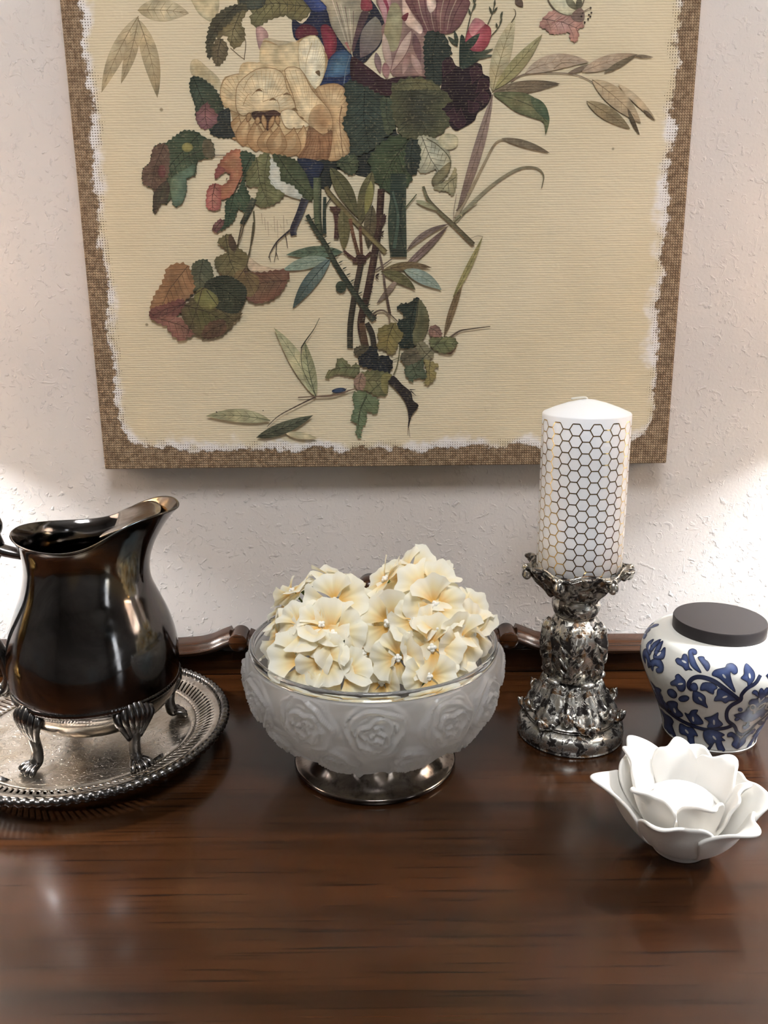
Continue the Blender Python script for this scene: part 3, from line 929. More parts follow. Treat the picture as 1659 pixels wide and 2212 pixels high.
# maroon shadowed blooms
B.poly([(340, 510), (460, 580), (540, 640), (640, 710), (760, 690), (1010, 690), (1000, 800), (700, 860), (520, 840), (350, 740)], (62, 32, 40), (54, 30, 40))
B.poly([(1000, 312), (1165, 312), (1215, 400), (1240, 480), (1200, 540), (1160, 600), (1150, 760), (1010, 720)], (44, 54, 48), (48, 58, 52), jag=3.0, veins=(27, 33, 29))
DA = [(1150, 740), (1155, 560), (1230, 510), (1275, 590), (1340, 600), (1400, 570), (1500, 578), (1520, 665), (1580, 700), (1572, 790), (1596, 860), (1540, 960), (1470, 1010), (1440, 1085), (1330, 1150), (1270, 1172), (1205, 1095), (1140, 960), (1130, 840)]
B.poly(DA, (44, 26, 36), (34, 20, 30))
for a, b in (((1230, 540), (1160, 700)), ((1470, 600), (1420, 760)), ((1560, 720), (1450, 840)), ((1570, 860), (1440, 900)), ((1460, 1000), (1380, 900)), ((1300, 1150), (1320, 960)), ((1220, 1090), (1260, 960))):
    B.leaf(b, a, 110, (44, 24, 34), (66, 36, 48), peak=0.7, outline=(76, 44, 54))
# rose bud with its green sepals
O8, S8 = (1000, 0), 3.770
B.at(O8, S8)
B.line([(30, 330), (70, 150), (120, -10)], 2.6, (86, 80, 64), 2); B.line([(210, 210), (255, 100), (275, -10)], 2.6, (84, 80, 62), 2)
B.line([(240, 300), (310, 210), (335, 100)], 2.2, (84, 84, 62), 2)
for x, y, dx_, dy_ in ((75, 130, -18, -60), (90, 90, 30, -60), (110, 40, -16, -50), (250, 120, -26, -66), (258, 110, 36, -50), (268, 60, 4, -60), (310, 200, 22, -46), (318, 160, 10, -62), (290, 230, -8, -40)):
    B.leaf((x, y), (x + dx_, y + dy_), 17, (86, 86, 62), (76, 78, 58))
B.poly([(30, 380), (55, 240), (110, 160), (190, 195), (240, 240), (232, 330), (190, 400), (120, 440)], (160, 54, 70), (178, 76, 88))
B.poly([(60, 240), (110, 150), (190, 190), (150, 240), (90, 300)], (196, 130, 124), (190, 104, 106))
B.poly([(-10, 300), (20, 300), (40, 370), (90, 420), (180, 430), (120, 510), (0, 570), (-20, 480)], (42, 56, 48), (48, 62, 52))
B.leaf((0, 430), (150, 275), 66, (42, 56, 48), (56, 68, 54)); B.leaf((90, 470), (260, 400), 34, (62, 72, 58), (88, 94, 72)); B.leaf((100, 480), (262, 452), 30, (66, 76, 60), (96, 100, 78))
B.leaf((-30, 380), (-110, 300), 34, (60, 70, 54), (66, 74, 58)); B.leaf((-30, 360), (-60, 250), 30, (60, 70, 54), (66, 74, 58))
# hanging blush flower
B.poly([(690, 120), (760, 88), (880, 130), (985, 185), (992, 228), (955, 240), (950, 310), (920, 352), (880, 322), (878, 268), (800, 282), (720, 280), (680, 240), (632, 222), (650, 170)], (176, 124, 108), (190, 144, 126), jag=2.4, veins=(109, 76, 66))
for x in range(5):
    B.line([(850, 140), (800 - 30 * x, 190 + 6 * x), (740 - 20 * x, 250 - 10 * x)], 1.2, (150, 98, 86), 0.6)
B.poly([(720, -20), (980, -20), (965, 70), (890, 130), (800, 112), (735, 55)], (186, 180, 140), (204, 196, 158), outline=(112, 96, 74), ow=2.4)
B.leaf((850, -10), (940, 90), 60, (134, 128, 96), (110, 104, 78)); B.leaf((960, -20), (950, 100), 50, (110, 104, 80), (96, 90, 70))
B.poly([(890, 130), (960, 70), (1000, 110), (990, 180), (920, 180)], (140, 112, 98), (120, 98, 88))
for x, y in ((1050, 70), (1056, 110), (1048, 140), (1030, 160), (1002, 188), (985, 110), (975, 140), (1036, 128)):
    B.dot((x, y), 8, 8, (62, 48, 42))
B.line([(960, 120), (1010, 90), (1055, 66)], 2.4, (120, 96, 80), 1); B.leaf((440, -10), (500, 60), 60, (110, 90, 74), (90, 70, 60))
# willow leaves at the right
B.leaf((252, 750), (436, 140), 150, (172, 158, 112), (190, 176, 132), bend=-30, vein=(140, 126, 80), half=1.06)
B.line([(405, 190), (438, 130), (436, 90), (420, 78)], 2.4, (92, 80, 56), 1)
B.leaf((268, 730), (656, 286), 112, (148, 140, 82), (164, 152, 100), bend=16, vein=(110, 102, 60), half=1.1)
B.leaf((258, 755), (800, 686), 104, (132, 116, 88), (104, 88, 66), bend=-20, vein=(92, 78, 58))
B.poly([(258, 764), (400, 752), (520, 765), (610, 815), (700, 925), (712, 1000), (680, 1100), (664, 1000), (560, 960), (440, 915), (340, 840)], (96, 104, 66), (118, 118, 78))
B.line([(262, 768), (450, 820), (600, 890), (690, 1000)], 1.8, (72, 76, 48)); B.leaf((560, 800), (708, 990), 90, (86, 104, 74), (66, 88, 62), bend=-24)
B.line([(400, 668), (480, 620), (600, 600), (870, 604), (1000, 640), (1100, 700)], 3.0, (122, 100, 80), 1.5)
B.leaf((516, 602), (1034, 512), 130, (188, 166, 136), (176, 150, 120), bend=-100, vein=(152, 126, 98))
B.leaf((860, 604), (1100, 520), 40, (120, 100, 78), (140, 118, 92)); B.line([(750, 565), (820, 520), (940, 520)], 2.6, (134, 112, 86), 1)
B.leaf((980, 590), (1430, 450), 110, (186, 160, 128), (160, 138, 108), bend=-26, vein=(150, 124, 96))
B.leaf((1156, 602), (1430, 448), 46, (120, 104, 76), (104, 92, 66)); B.leaf((1400, 460), (1560, 474), 28, (128, 110, 82), (150, 130, 100))
B.leaf((1060, 655), (1456, 1010), 150, (190, 168, 126), (166, 142, 104), bend=-40, vein=(140, 116, 80))
B.leaf((1270, 690), (1580, 990), 60, (194, 172, 132), (180, 156, 116), bend=-20)
B.leaf((1350, 890), (1448, 1110), 34, (96, 82, 58), (76, 62, 42), bend=10); B.leaf((1476, 900), (1568, 985), 26, (116, 98, 72), (100, 84, 60))
B.leaf((1015, 830), (1370, 1056), 112, (158, 140, 98), (136, 118, 80), bend=-14, vein=(116, 98, 62), half=1.08)
# long grasses below the dahlia
B.at((0, 0), 1.0)
B.leaf((1067, 205), (984, 478), 22, (160, 134, 118), (128, 102, 86), bend=-8, vein=(116, 92, 76))
B.line([(986, 470), (1020, 410), (1050, 350), (1075, 308), (1105, 302)], 7, (166, 146, 110), 3, (140, 122, 88)); B.leaf((1085, 300), (1190, 332), 16, (128, 112, 84), (110, 94, 70), bend=-6)
B.line([(984, 480), (1030, 432), (1080, 390), (1125, 365), (1160, 364), (1176, 380), (1172, 408)], 9, (150, 140, 106), 2, (128, 114, 80))
# big serrated rose leaves
B.at(O2, S2)
B.poly([(270, 800), (330, 720), (480, 785), (620, 860), (710, 900), (742, 1000), (730, 1150), (640, 1235), (560, 1320), (330, 1420), (330, 1270), (265, 1110), (310, 960)], (52, 64, 54), (58, 72, 62), jag=3.6, veins=(32, 39, 33), centre=(520, 1040))
B.poly([(600, 880), (700, 900), (740, 1000), (728, 1150), (660, 1210), (620, 1100)], (80, 90, 62), (64, 76, 58), jag=3.0, veins=(49, 55, 38))
for k in range(6):
    B.line([(420 + 10 * k, 860 + 80 * k), (560 + 12 * k, 880 + 60 * k), (690, 960 + 40 * k)], 1.3, (40, 50, 44), 0.6)
B.poly([(690, 800), (780, 720), (900, 690), (1050, 730), (1150, 800), (1235, 905), (1150, 980), (1215, 1060), (1190, 1150), (1070, 1245), (900, 1262), (780, 1220), (720, 1050)], (88, 88, 56), (56, 58, 46), jag=4.8, veins=(54, 54, 34), centre=(880, 1060))
B.poly([(720, 800), (800, 735), (920, 705), (1060, 745), (1140, 810), (1000, 800), (850, 810)], (112, 106, 64), (96, 94, 60), jag=2.4, veins=(69, 65, 39))
for k in range(7):
    t = k / 6
    B.line([(760 + 20 * k, 1180 - 60 * k), (880 + 30 * k, 1100 - 40 * k), (1000 + 34 * k, 1160 - 62 * k)], 1.4, (46, 50, 40), 0.6)
B.at((640, 160), 4.366)
B.poly([(1150, 605), (1300, 602), (1430, 700), (1472, 820), (1440, 950), (1350, 1040), (1300, 1000), (1330, 900), (1210, 940), (1150, 880)], (160, 156, 124), (178, 176, 146), jag=2.4, veins=(99, 96, 76))
B.poly([(1390, 570), (1480, 568), (1536, 610), (1520, 690), (1430, 715), (1350, 650)], (188, 178, 134), (196, 186, 146))
B.poly([(1300, 1060), (1440, 1000), (1510, 880), (1525, 1000), (1490, 1150), (1430, 1110), (1340, 1100)], (152, 142, 98), (166, 156, 114), jag=2.2, veins=(94, 88, 60))
B.poly([(1290, 990), (1370, 900), (1465, 830), (1450, 930), (1360, 1040), (1300, 1050)], (118, 108, 72), (138, 128, 88))
B.line([(1240, 610), (1340, 670), (1440, 770), (1465, 850), (1440, 940), (1350, 1030)], 2.2, (90, 84, 56), 1.2)
for k in range(5):
    B.line([(1290 + 34 * k, 640 + 36 * k), (1280 + 30 * k, 720 + 34 * k)], 1.4, (106, 100, 72), 0.6)
B.poly([(700, 780), (850, 620), (980, 570), (1060, 620), (1150, 620), (1182, 760), (1160, 880), (1110, 960), (1060, 1050), (900, 1115), (780, 1050), (720, 920)], (60, 74, 48), (70, 84, 52), jag=4.8, veins=(37, 45, 29))
B.poly([(1040, 860), (1060, 640), (1150, 622), (1182, 760), (1160, 900), (1100, 960)], (44, 54, 48), (48, 58, 50), jag=3.0, veins=(27, 33, 29))
B.line([(1060, 630), (960, 800), (870, 1000)], 1.8, (44, 54, 38), 0.8)
for k in range(5):
    B.line([(1030 - 34 * k, 690 + 70 * k), (900 - 20 * k, 740 + 60 * k)], 1.2, (46, 56, 38), 0.5); B.line([(1030 - 34 * k, 690 + 70 * k), (1090 - 20 * k, 800 + 60 * k)], 1.2, (46, 56, 38), 0.5)
B.poly([(420, 800), (560, 760), (600, 860), (540, 960), (440, 900), (390, 860)], (70, 82, 58), (78, 90, 62), jag=2.2, veins=(43, 50, 35))
# small leaves left of the stems
B.at((300, 260), 4.1475)
B.line([(520, 312), (660, 310), (800, 312)], 1.6, (90, 66, 56))
B.poly([(140, 250), (200, 205), (260, 195), (400, 95), (520, 95), (600, 150), (672, 190), (690, 320), (600, 342), (530, 380), (522, 490), (440, 520), (440, 620), (400, 740), (330, 770), (300, 690), (260, 750), (215, 740), (160, 838), (138, 770), (150, 640), (130, 600), (50, 560), (50, 430), (110, 380)], (62, 76, 54), (70, 86, 60), jag=2.7, veins=(38, 47, 33), centre=(330, 360))
B.poly([(50, 430), (110, 380), (140, 250), (210, 210), (280, 240), (285, 460), (240, 560), (165, 640), (130, 600), (50, 560)], (112, 84, 68), (92, 72, 58), jag=2.4, veins=(69, 52, 42))
B.poly([(150, 640), (250, 540), (290, 600), (260, 740), (215, 740), (160, 836), (140, 770)], (72, 60, 50), (70, 66, 50))
B.poly([(300, 520), (420, 440), (520, 390), (500, 490), (440, 520), (440, 620), (400, 740), (335, 768), (305, 690)], (86, 108, 82), (100, 124, 98))
B.dot((448, 240), 50, 42, (130, 124, 62), (146, 138, 66)); B.dot((220, 455), 34, 60, (112, 64, 64), (120, 70, 70))
B.poly([(600, 170), (670, 195), (688, 320), (610, 330), (580, 250)], (96, 86, 62), (88, 80, 58))
B.line([(600, 250), (400, 360), (250, 560), (170, 800)], 1.6, (46, 52, 40), 0.8)
B.poly([(690, 512), (720, 400), (820, 282), (930, 270), (955, 480), (890, 600), (830, 690), (750, 710), (742, 790), (640, 795), (615, 740), (640, 590), (780, 572), (832, 480), (760, 470)], (166, 94, 66), (172, 116, 72), jag=2.7, veins=(102, 58, 40), centre=(860, 470))
B.poly([(690, 510), (720, 410), (790, 440), (760, 470), (720, 515)], (146, 70, 66), (150, 82, 70)); B.poly([(640, 590), (740, 580), (735, 790), (640, 795), (615, 740)], (168, 84, 76), (176, 110, 90), jag=1.8, veins=(90, 43, 40))
B.poly([(920, 282), (1030, 298), (1062, 350), (990, 470), (960, 560), (1012, 700), (970, 830), (905, 790), (862, 900), (770, 975), (700, 1000), (690, 930), (780, 880), (790, 720), (890, 640), (945, 480)], (58, 76, 54), (68, 88, 62), jag=2.4, veins=(35, 47, 33), centre=(900, 700))
B.poly([(668, 950), (740, 880), (775, 920), (712, 1002), (680, 990)], (122, 74, 70), (136, 88, 82), jag=1.8, veins=(75, 45, 43))
B.poly([(1185, 330), (1280, 440), (1290, 540), (1420, 570), (1520, 715), (1320, 665), (1180, 560)], (178, 178, 158), (190, 188, 168))
B.poly([(990, 440), (1080, 320), (1180, 296), (1185, 440), (1180, 540), (1240, 610), (1312, 655), (1290, 700), (1220, 752), (1112, 780), (1050, 720), (1085, 600), (990, 592), (970, 520)], (106, 106, 62), (122, 122, 76), jag=2.7, veins=(65, 65, 38))
B.line([(1170, 310), (1140, 500), (1160, 720)], 1.8, (78, 78, 46), 0.8)
for k in range(4):
    B.line([(1145, 400 + 80 * k), (1050, 440 + 70 * k)], 1.2, (84, 84, 50), 0.5); B.line([(1145, 480 + 60 * k), (1220, 580 + 40 * k)], 1.2, (84, 84, 50), 0.5)
B.poly([(1200, 310), (1320, 320), (1440, 365), (1510, 480), (1572, 625), (1565, 722), (1500, 705), (1400, 590), (1290, 540), (1270, 430)], (68, 78, 50), (80, 90, 58), jag=3.0, veins=(42, 48, 31), centre=(1420, 480))
B.poly([(1430, 340), (1660, 380), (1640, 480), (1600, 560), (1565, 620), (1510, 480)], (34, 40, 58), (40, 50, 74))
B.line([(1045, 700), (1000, 800), (935, 930)], 13, (74, 80, 64), 11, (60, 64, 50), side=(44, 50, 42)); B.line([(930, 945), (905, 1060), (880, 1190), (800, 1290)], 3.2, (80, 70, 52), 1.4)
B.line([(1040, 810), (1045, 960), (1010, 1140), (965, 1320)], 3.6, (100, 94, 60), 2.6, (80, 60, 44))
# roots and purple stem
B.line([(1500, 705), (1450, 840), (1395, 970), (1400, 1030)], 17, (54, 52, 62), 13, (44, 40, 54), side=(84, 84, 92))
B.line([(1400, 955), (1320, 1020), (1245, 1090), (1190, 1180), (1172, 1230)], 4.5, (56, 46, 50), 1.2); B.line([(1245, 1085), (1240, 1170), (1222, 1270)], 2.2, (64, 52, 50), 0.9)
B.line([(1240, 1180), (1262, 1250)], 1.6, (70, 56, 52), 0.7); B.line([(1325, 1020), (1340, 1120), (1345, 1145)], 2.0, (70, 58, 54), 0.8); B.line([(1180, 1210), (1192, 1270)], 1.5, (70, 58, 54), 0.7)
for k in range(9):
    x = 1110 + 28 * k
    B.line([(x, 830 + (k * 37) % 120), (x + 8, 930 + (k * 53) % 140)], 0.9, (140, 116, 92), 0.5)
# stems
B.at((600, 420), 3.607)
B.leaf((515, 450), (75, 470), 96, (88, 108, 84), (98, 118, 92), bend=20, vein=(56, 74, 58), half=1.15)
B.leaf((400, 505), (45, 592), 96, (140, 158, 136), (132, 152, 130), bend=26, vein=(104, 126, 108))
B.leaf((420, 500), (124, 888), 110, (104, 122, 114), (62, 80, 74), bend=32, vein=(50, 66, 62), half=1.2)
B.leaf((1012, 440), (1345, 232), 46, (150, 128, 114), (112, 92, 80), bend=-66, vein=(104, 84, 72))
B.leaf((960, 600), (1336, 246), 56, (150, 122, 112), (106, 84, 72), bend=14, vein=(94, 70, 62))
B.leaf((945, 655), (776, 852), 46, (160, 136, 116), (112, 92, 76), bend=-10)
B.leaf((1300, 1112), (1460, 640), 52, (128, 102, 66), (120, 98, 60), bend=-12, vein=(92, 72, 44), half=1.1)
B.leaf((1372, 800), (1604, 328), 46, (150, 142, 76), (160, 148, 88), bend=14, vein=(120, 110, 56)); B.line([(1604, 330), (1560, 326), (1510, 345)], 1.4, (120, 100, 76), 0.8)
B.line([(1350, 1112), (1420, 1066), (1500, 1050), (1660, 1030)], 4.2, (98, 80, 62), 2)
B.line([(320, -130), (318, 60), (322, 200), (335, 325)], 18, (96, 106, 72), 15, (84, 94, 62), side=(38, 46, 38))
B.line([(376, 20), (372, 180), (374, 310)], 7, (46, 60, 50), 8)
B.line([(430, 20), (386, 90), (372, 190)], 2.6, (60, 62, 44), 2)
B.line([(950, -160), (945, 120), (948, 490)], 34, (44, 60, 50), 36, (42, 52, 44), side=(60, 72, 58))
B.line([(905, -20), (945, 180), (915, 420)], 4, (74, 94, 78), 8, (70, 92, 76)); B.line([(985, 0), (960, 240), (1000, 470)], 3, (34, 46, 40), 2)
B.leaf((890, 20), (880, 440), 60, (62, 76, 60), (56, 68, 54), bend=-24)
B.line([(1000, 110), (1050, 50), (1090, 0)], 3.2, (86, 92, 60), 2)
B.line([(815, -40), (805, 120), (790, 290), (745, 560), (700, 790), (655, 1000), (690, 1190)], 15, (74, 46, 40), 16, (64, 42, 34), side=(42, 30, 30))
for x, y, a in ((838, 190, 1), (818, 310, 1), (780, 640, 1), (730, 740, 1), (690, 900, 1), (655, 1010, -1), (760, 960, 1)):
    B.leaf((x - 12 * a, y), (x + 20 * a, y - 26), 16, (64, 44, 40)); B.leaf((x - 12 * a, y), (x + 16 * a, y + 26), 10, (64, 44, 40))
B.poly([(812, 200), (838, 150), (852, 190), (832, 240), (812, 260)], (66, 42, 42), (56, 38, 38))
B.line([(452, 95), (470, 220), (464, 345)], 11, (92, 56, 48), 10, (80, 46, 42), side=(58, 36, 34)); B.leaf((470, 130), (410, 96), 34, (96, 62, 52)); B.leaf((470, 140), (500, 96), 30, (76, 48, 44))
B.leaf((520, 90), (524, 436), 96, (120, 112, 66), (108, 100, 56), bend=-6, vein=(84, 80, 46), half=0.86)
B.at((640, 160), 4.366)
B.leaf((330, 880), (590, 1350), 150, (104, 104, 64), (98, 94, 56), bend=-30, vein=(64, 64, 40), half=0.8)
B.leaf((728, 920), (610, 1430), 140, (112, 106, 62), (98, 90, 54), bend=18, vein=(70, 64, 40), half=0.85)
B.leaf((716, 1010), (660, 1330), 76, (142, 136, 62), (134, 126, 58), bend=-14)
B.leaf((730, 1240), (690, 1640), 120, (98, 88, 60), (86, 74, 50), bend=10, vein=(58, 50, 36))
B.at((600, 420), 3.607)
B.line([(385, -60), (430, 10), (640, 240), (850, 452)], 9.5, (110, 94, 54), 10.5, (134, 118, 68), side=(70, 58, 36))
B.line([(572, 190), (600, 330), (638, 470)], 7, (118, 74, 44), 7, (100, 62, 42)); B.line([(650, 250), (656, 360), (662, 480)], 6, (100, 62, 44), 6)
B.line([(522, 440), (570, 480), (630, 520)], 6, (84, 50, 42), 7); B.line([(690, 495), (735, 450)], 6, (80, 50, 44), 6); B.line([(590, 522), (650, 510)], 9, (74, 44, 40), 10)
B.line([(665, 490), (640, 620), (600, 820), (572, 1020), (570, 1195)], 13, (72, 52, 42), 12.5, (54, 54, 42), side=(36, 40, 34))
B.dot((655, 505), 46, 40, (70, 42, 38), (60, 36, 34))
B.line([(238, 160), (300, 270), (380, 390), (470, 560), (580, 730), (680, 880), (760, 980)], 9, (52, 64, 48), 13, (58, 60, 48), side=(32, 40, 32))
for k in range(16):
    t = k / 15
    x, y = 260 + 460 * t, 200 + 720 * t
    B.leaf((x + 4, y), (x + 42, y - 20), 9, (46, 54, 42)); B.leaf((x - 2, y + 10), (x - 46, y + 2), 9, (70, 76, 56))
B.dot((500, 720), 42, 46, (66, 76, 58), (52, 62, 48))
B.line([(1140, -60), (1180, 40), (1260, 130), (1370, 232), (1532, 392)], 6, (128, 124, 86), 9.5, (104, 92, 62), side=(76, 66, 46))
B.leaf((1080, 50), (1250, 130), 40, (164, 162, 122), (140, 134, 92), bend=-14); B.line([(1376, 220), (1380, 120), (1400, 0)], 1.6, (150, 130, 106), 1.2)
B.line([(1376, 215), (1450, 150), (1560, 60)], 2.2, (140, 134, 96), 3.4); B.line([(1396, 130), (1450, 60), (1480, -10)], 2.0, (130, 106, 86), 3)
B.line([(800, 450), (830, 600), (842, 720), (880, 930)], 4, (112, 92, 80), 6, (84, 62, 50)); B.line([(770, 590), (830, 550), (900, 500)], 4, (110, 92, 80), 2)
B.leaf((812, 604), (1205, 572), 64, (128, 112, 66), (112, 86, 58), bend=-62, vein=(90, 70, 44), half=1.1)
B.leaf((990, 590), (1282, 745), 100, (150, 164, 146), (140, 156, 136), bend=-34, vein=(112, 130, 114))
B.leaf((820, 606), (1080, 745), 82, (122, 118, 70), (104, 98, 58), bend=-48, vein=(84, 78, 46), half=0.86)
B.line([(740, 940), (780, 910), (830, 905), (870, 940), (880, 1010)], 3.6, (92, 74, 60), 4, (140, 116, 90)); B.line([(880, 930), (940, 990)], 2.6, (96, 76, 60), 2)
B.line([(700, 1000), (740, 1080), (760, 1200)], 11, (60, 52, 44), 12, (44, 40, 38)); B.line([(660, 1000), (680, 1120), (690, 1200)], 12, (104, 72, 46), 16, (60, 46, 38))
# leaf cluster at the foot of the bouquet
B.at((680, 640), 4.366)
B.line([(808, 470), (800, 560), (780, 660), (748, 740)], 2.6, (110, 104, 66), 2.2); B.line([(796, 580), (720, 610)], 1.6, (110, 104, 66), 1.2)
B.poly([(600, 400), (610, 310), (700, 262), (770, 250), (850, 350), (800, 440), (770, 520), (720, 555), (660, 500), (600, 490)], (124, 108, 54), (142, 126, 58), jag=3.0, veins=(76, 66, 33))
B.poly([(970, 5), (1060, 120), (1085, 250), (1040, 390), (950, 470), (840, 490), (800, 450), (850, 370), (790, 290), (800, 220), (850, 210), (820, 140), (780, 120), (820, 70), (910, 60)], (38, 48, 42), (46, 60, 50), jag=2.4, veins=(23, 29, 26))
B.poly([(985, 30), (1060, 120), (1082, 250), (1040, 390), (950, 465), (930, 360), (960, 200)], (110, 104, 66), (90, 90, 58))
B.line([(985, 20), (965, 220), (925, 340), (870, 440)], 1.8, (38, 42, 34), 1.0)
B.poly([(500, 465), (590, 500), (612, 560), (700, 560), (742, 640), (712, 720), (640, 732), (560, 690), (430, 650), (420, 560), (380, 530), (400, 480)], (34, 38, 44), (40, 44, 50), jag=2.7, veins=(21, 23, 27))
B.poly([(390, 480), (470, 460), (520, 480), (440, 560), (400, 560), (376, 530)], (88, 78, 56), (76, 70, 52), jag=1.8, veins=(54, 48, 34))
B.poly([(118, 710), (200, 672), (218, 592), (290, 590), (350, 662), (392, 622), (432, 680), (380, 760), (220, 732), (120, 782)], (112, 106, 66), (118, 124, 80), jag=2.4, veins=(69, 65, 40))
B.poly([(690, 790), (750, 748), (830, 830), (912, 900), (932, 980), (985, 1030), (922, 1120), (890, 1235), (882, 1230), (888, 1130), (860, 1000), (780, 890)], (50, 42, 42), (44, 38, 40))
B.line([(900, 880), (955, 880)], 2.4, (60, 50, 48), 0.8); B.line([(910, 890), (962, 938)], 2.4, (60, 50, 48), 0.8); B.line([(886, 1220), (880, 1310)], 1.2, (90, 74, 60), 0.6); B.line([(888, 1220), (904, 1330)], 1.0, (90, 74, 60), 0.5)
B.poly([(376, 790), (450, 712), (620, 702), (732, 740), (700, 800), (690, 920), (600, 940), (540, 912), (480, 885), (400, 870)], (112, 108, 62), (118, 116, 72), jag=2.7, veins=(69, 66, 38))
B.poly([(376, 790), (450, 715), (490, 800), (460, 880), (400, 872)], (152, 118, 98), (142, 114, 90), jag=1.8, veins=(94, 73, 60)); B.line([(700, 780), (600, 840), (490, 950)], 1.8, (66, 70, 44), 1.2)
B.poly([(640, 740), (732, 742), (695, 800), (690, 915), (640, 880)], (142, 130, 64), (132, 122, 62))
B.poly([(360, 920), (450, 888), (530, 930), (600, 960), (612, 1010), (580, 1112), (500, 1080), (492, 1180), (452, 1240), (432, 1345), (390, 1280), (402, 1200), (345, 1170), (360, 1100), (382, 1040)], (104, 120, 80), (118, 134, 92), jag=2.7, veins=(64, 74, 49))
B.line([(500, 940), (440, 1060), (415, 1180), (430, 1320)], 1.8, (60, 70, 46), 0.8)
for k in range(4):
    B.line([(470 - 18 * k, 1000 + 60 * k), (560 - 30 * k, 1020 + 60 * k)], 1.2, (74, 84, 56), 0.5); B.line([(470 - 18 * k, 1000 + 60 * k), (390, 990 + 66 * k)], 1.2, (74, 84, 56), 0.5)
B.poly([(810, 570), (900, 490), (1000, 500), (1042, 580), (1030, 680), (1062, 720), (1050, 780), (960, 770), (920, 812), (850, 720), (862, 650)], (82, 92, 66), (92, 104, 76), jag=3.0, veins=(50, 57, 40))
B.poly([(812, 570), (900, 492), (990, 500), (1010, 590), (920, 640), (860, 650)], (104, 94, 72), (96, 90, 68), jag=2.1, veins=(64, 58, 44))
B.poly([(1030, 590), (1080, 602), (1182, 655), (1130, 682), (1152, 740), (1100, 822), (1030, 822), (1066, 740)], (142, 126, 66), (160, 142, 76), jag=2.7, veins=(88, 78, 40))
B.poly([(960, 465), (1020, 420), (1092, 490), (1132, 550), (1080, 600), (1000, 560)], (128, 118, 84), (134, 126, 90), jag=2.2, veins=(79, 73, 52))
B.poly([(1082, 305), (1140, 270), (1192, 310), (1202, 385), (1100, 375)], (150, 108, 92), (156, 118, 100), jag=2.1, veins=(93, 66, 57))
B.poly([(1090, 400), (1180, 390), (1300, 385), (1352, 440), (1312, 510), (1240, 540), (1160, 520), (1100, 470)], (106, 106, 62), (116, 124, 80), jag=2.7, veins=(65, 65, 38))
B.line([(1210, 390), (1100, 510), (1010, 600), (930, 700)], 1.8, (62, 62, 40), 1.0); B.poly([(1240, 540), (1312, 510), (1350, 440), (1330, 500), (1290, 545)], (100, 70, 46))
B.dot((235, 885), 68, 24, (34, 46, 76), (60, 84, 116), rot=-0.12); B.line([(270, 880), (310, 868)], 2.4, (36, 40, 56), 1.0); B.line([(262, 895), (274, 908)], 1.4, (36, 40, 56), 0.8)
B.line([(-150, 950), (20, 940), (200, 925), (300, 895), (390, 868)], 2.6, (128, 100, 78), 2.4)
# the two big dry leaves at the lower left
B.at((180, 480), 2.8603)
B.poly([(820, 225), (900, 180), (838, 128), (862, 90), (922, 74), (960, 150), (1030, 210), (1020, 300), (1000, 350), (920, 332), (850, 312)], (104, 94, 56), (116, 106, 64), jag=2.4, veins=(64, 58, 34))
B.poly([(905, 90), (925, 78), (960, 150), (940, 180), (910, 150)], (78, 60, 44)); B.poly([(1030, 215), (1100, 262), (1180, 282), (1240, 292), (1100, 312), (1030, 290)], (186, 164, 132), (194, 172, 140))
B.poly([(1000, 290), (1050, 312), (1160, 300), (1240, 290), (1282, 320), (1250, 400), (1200, 462), (1100, 500), (1030, 480), (980, 400)], (118, 76, 58), (112, 84, 58), jag=3.3, veins=(73, 47, 35))
B.poly([(940, 330), (1000, 290), (1090, 340), (1080, 420), (1020, 460)], (118, 98, 56), (110, 90, 54))
for k in range(5):
    B.line([(1000, 300), (1080 + 40 * k, 480 - 40 * k)], 1.2, (74, 52, 42), 0.5)
B.poly([(680, 262), (760, 226), (790, 250), (812, 310), (790, 400), (690, 420)], (78, 84, 60), (88, 92, 68), jag=2.2, veins=(48, 52, 37))
B.poly([(420, 550), (440, 460), (500, 360), (530, 272), (640, 250), (682, 330), (692, 420), (620, 500), (540, 580), (440, 592)], (152, 108, 64), (140, 102, 62), jag=3.6, veins=(94, 66, 39))
B.poly([(420, 540), (520, 500), (620, 470), (640, 520), (560, 590), (440, 605)], (116, 66, 60), (108, 66, 58), jag=2.7, veins=(71, 40, 37))
B.poly([(440, 604), (560, 570), (700, 640), (742, 702), (690, 690), (622, 730), (560, 700), (520, 640)], (146, 92, 76), (136, 92, 72), jag=3.3, veins=(90, 57, 47))
B.poly([(610, 560), (690, 460), (780, 400), (880, 520), (985, 560), (940, 622), (880, 682), (780, 715), (700, 690)], (96, 80, 50), (88, 88, 46), jag=3.3, veins=(59, 49, 31))
B.poly([(755, 385), (840, 330), (930, 338), (1012, 400), (1012, 470), (960, 560), (860, 545), (800, 500)], (48, 54, 42), (58, 64, 46), jag=1.5, veins=(29, 33, 26))
B.poly([(690, 470), (740, 400), (830, 450), (840, 510), (770, 540)], (116, 112, 56), (124, 120, 58))
B.poly([(780, 620), (880, 600), (880, 682), (780, 718), (740, 690)], (96, 66, 50), (90, 70, 48), jag=2.4, veins=(59, 40, 31))
B.line([(760, 400), (700, 440), (600, 520), (470, 590)], 2.0, (60, 44, 40), 0.8); B.line([(740, 420), (700, 560), (640, 720)], 1.8, (64, 52, 40), 0.8); B.line([(770, 420), (860, 540), (940, 610)], 1.6, (50, 48, 38), 0.8)
B.line([(940, 190), (990, 60), (1000, -40)], 2.0, (84, 70, 50), 3); B.line([(1010, 300), (1040, 160), (1060, 0)], 3.0, (92, 80, 54), 3); B.line([(1010, 280), (960, 350)], 2.0, (70, 50, 40), 1)
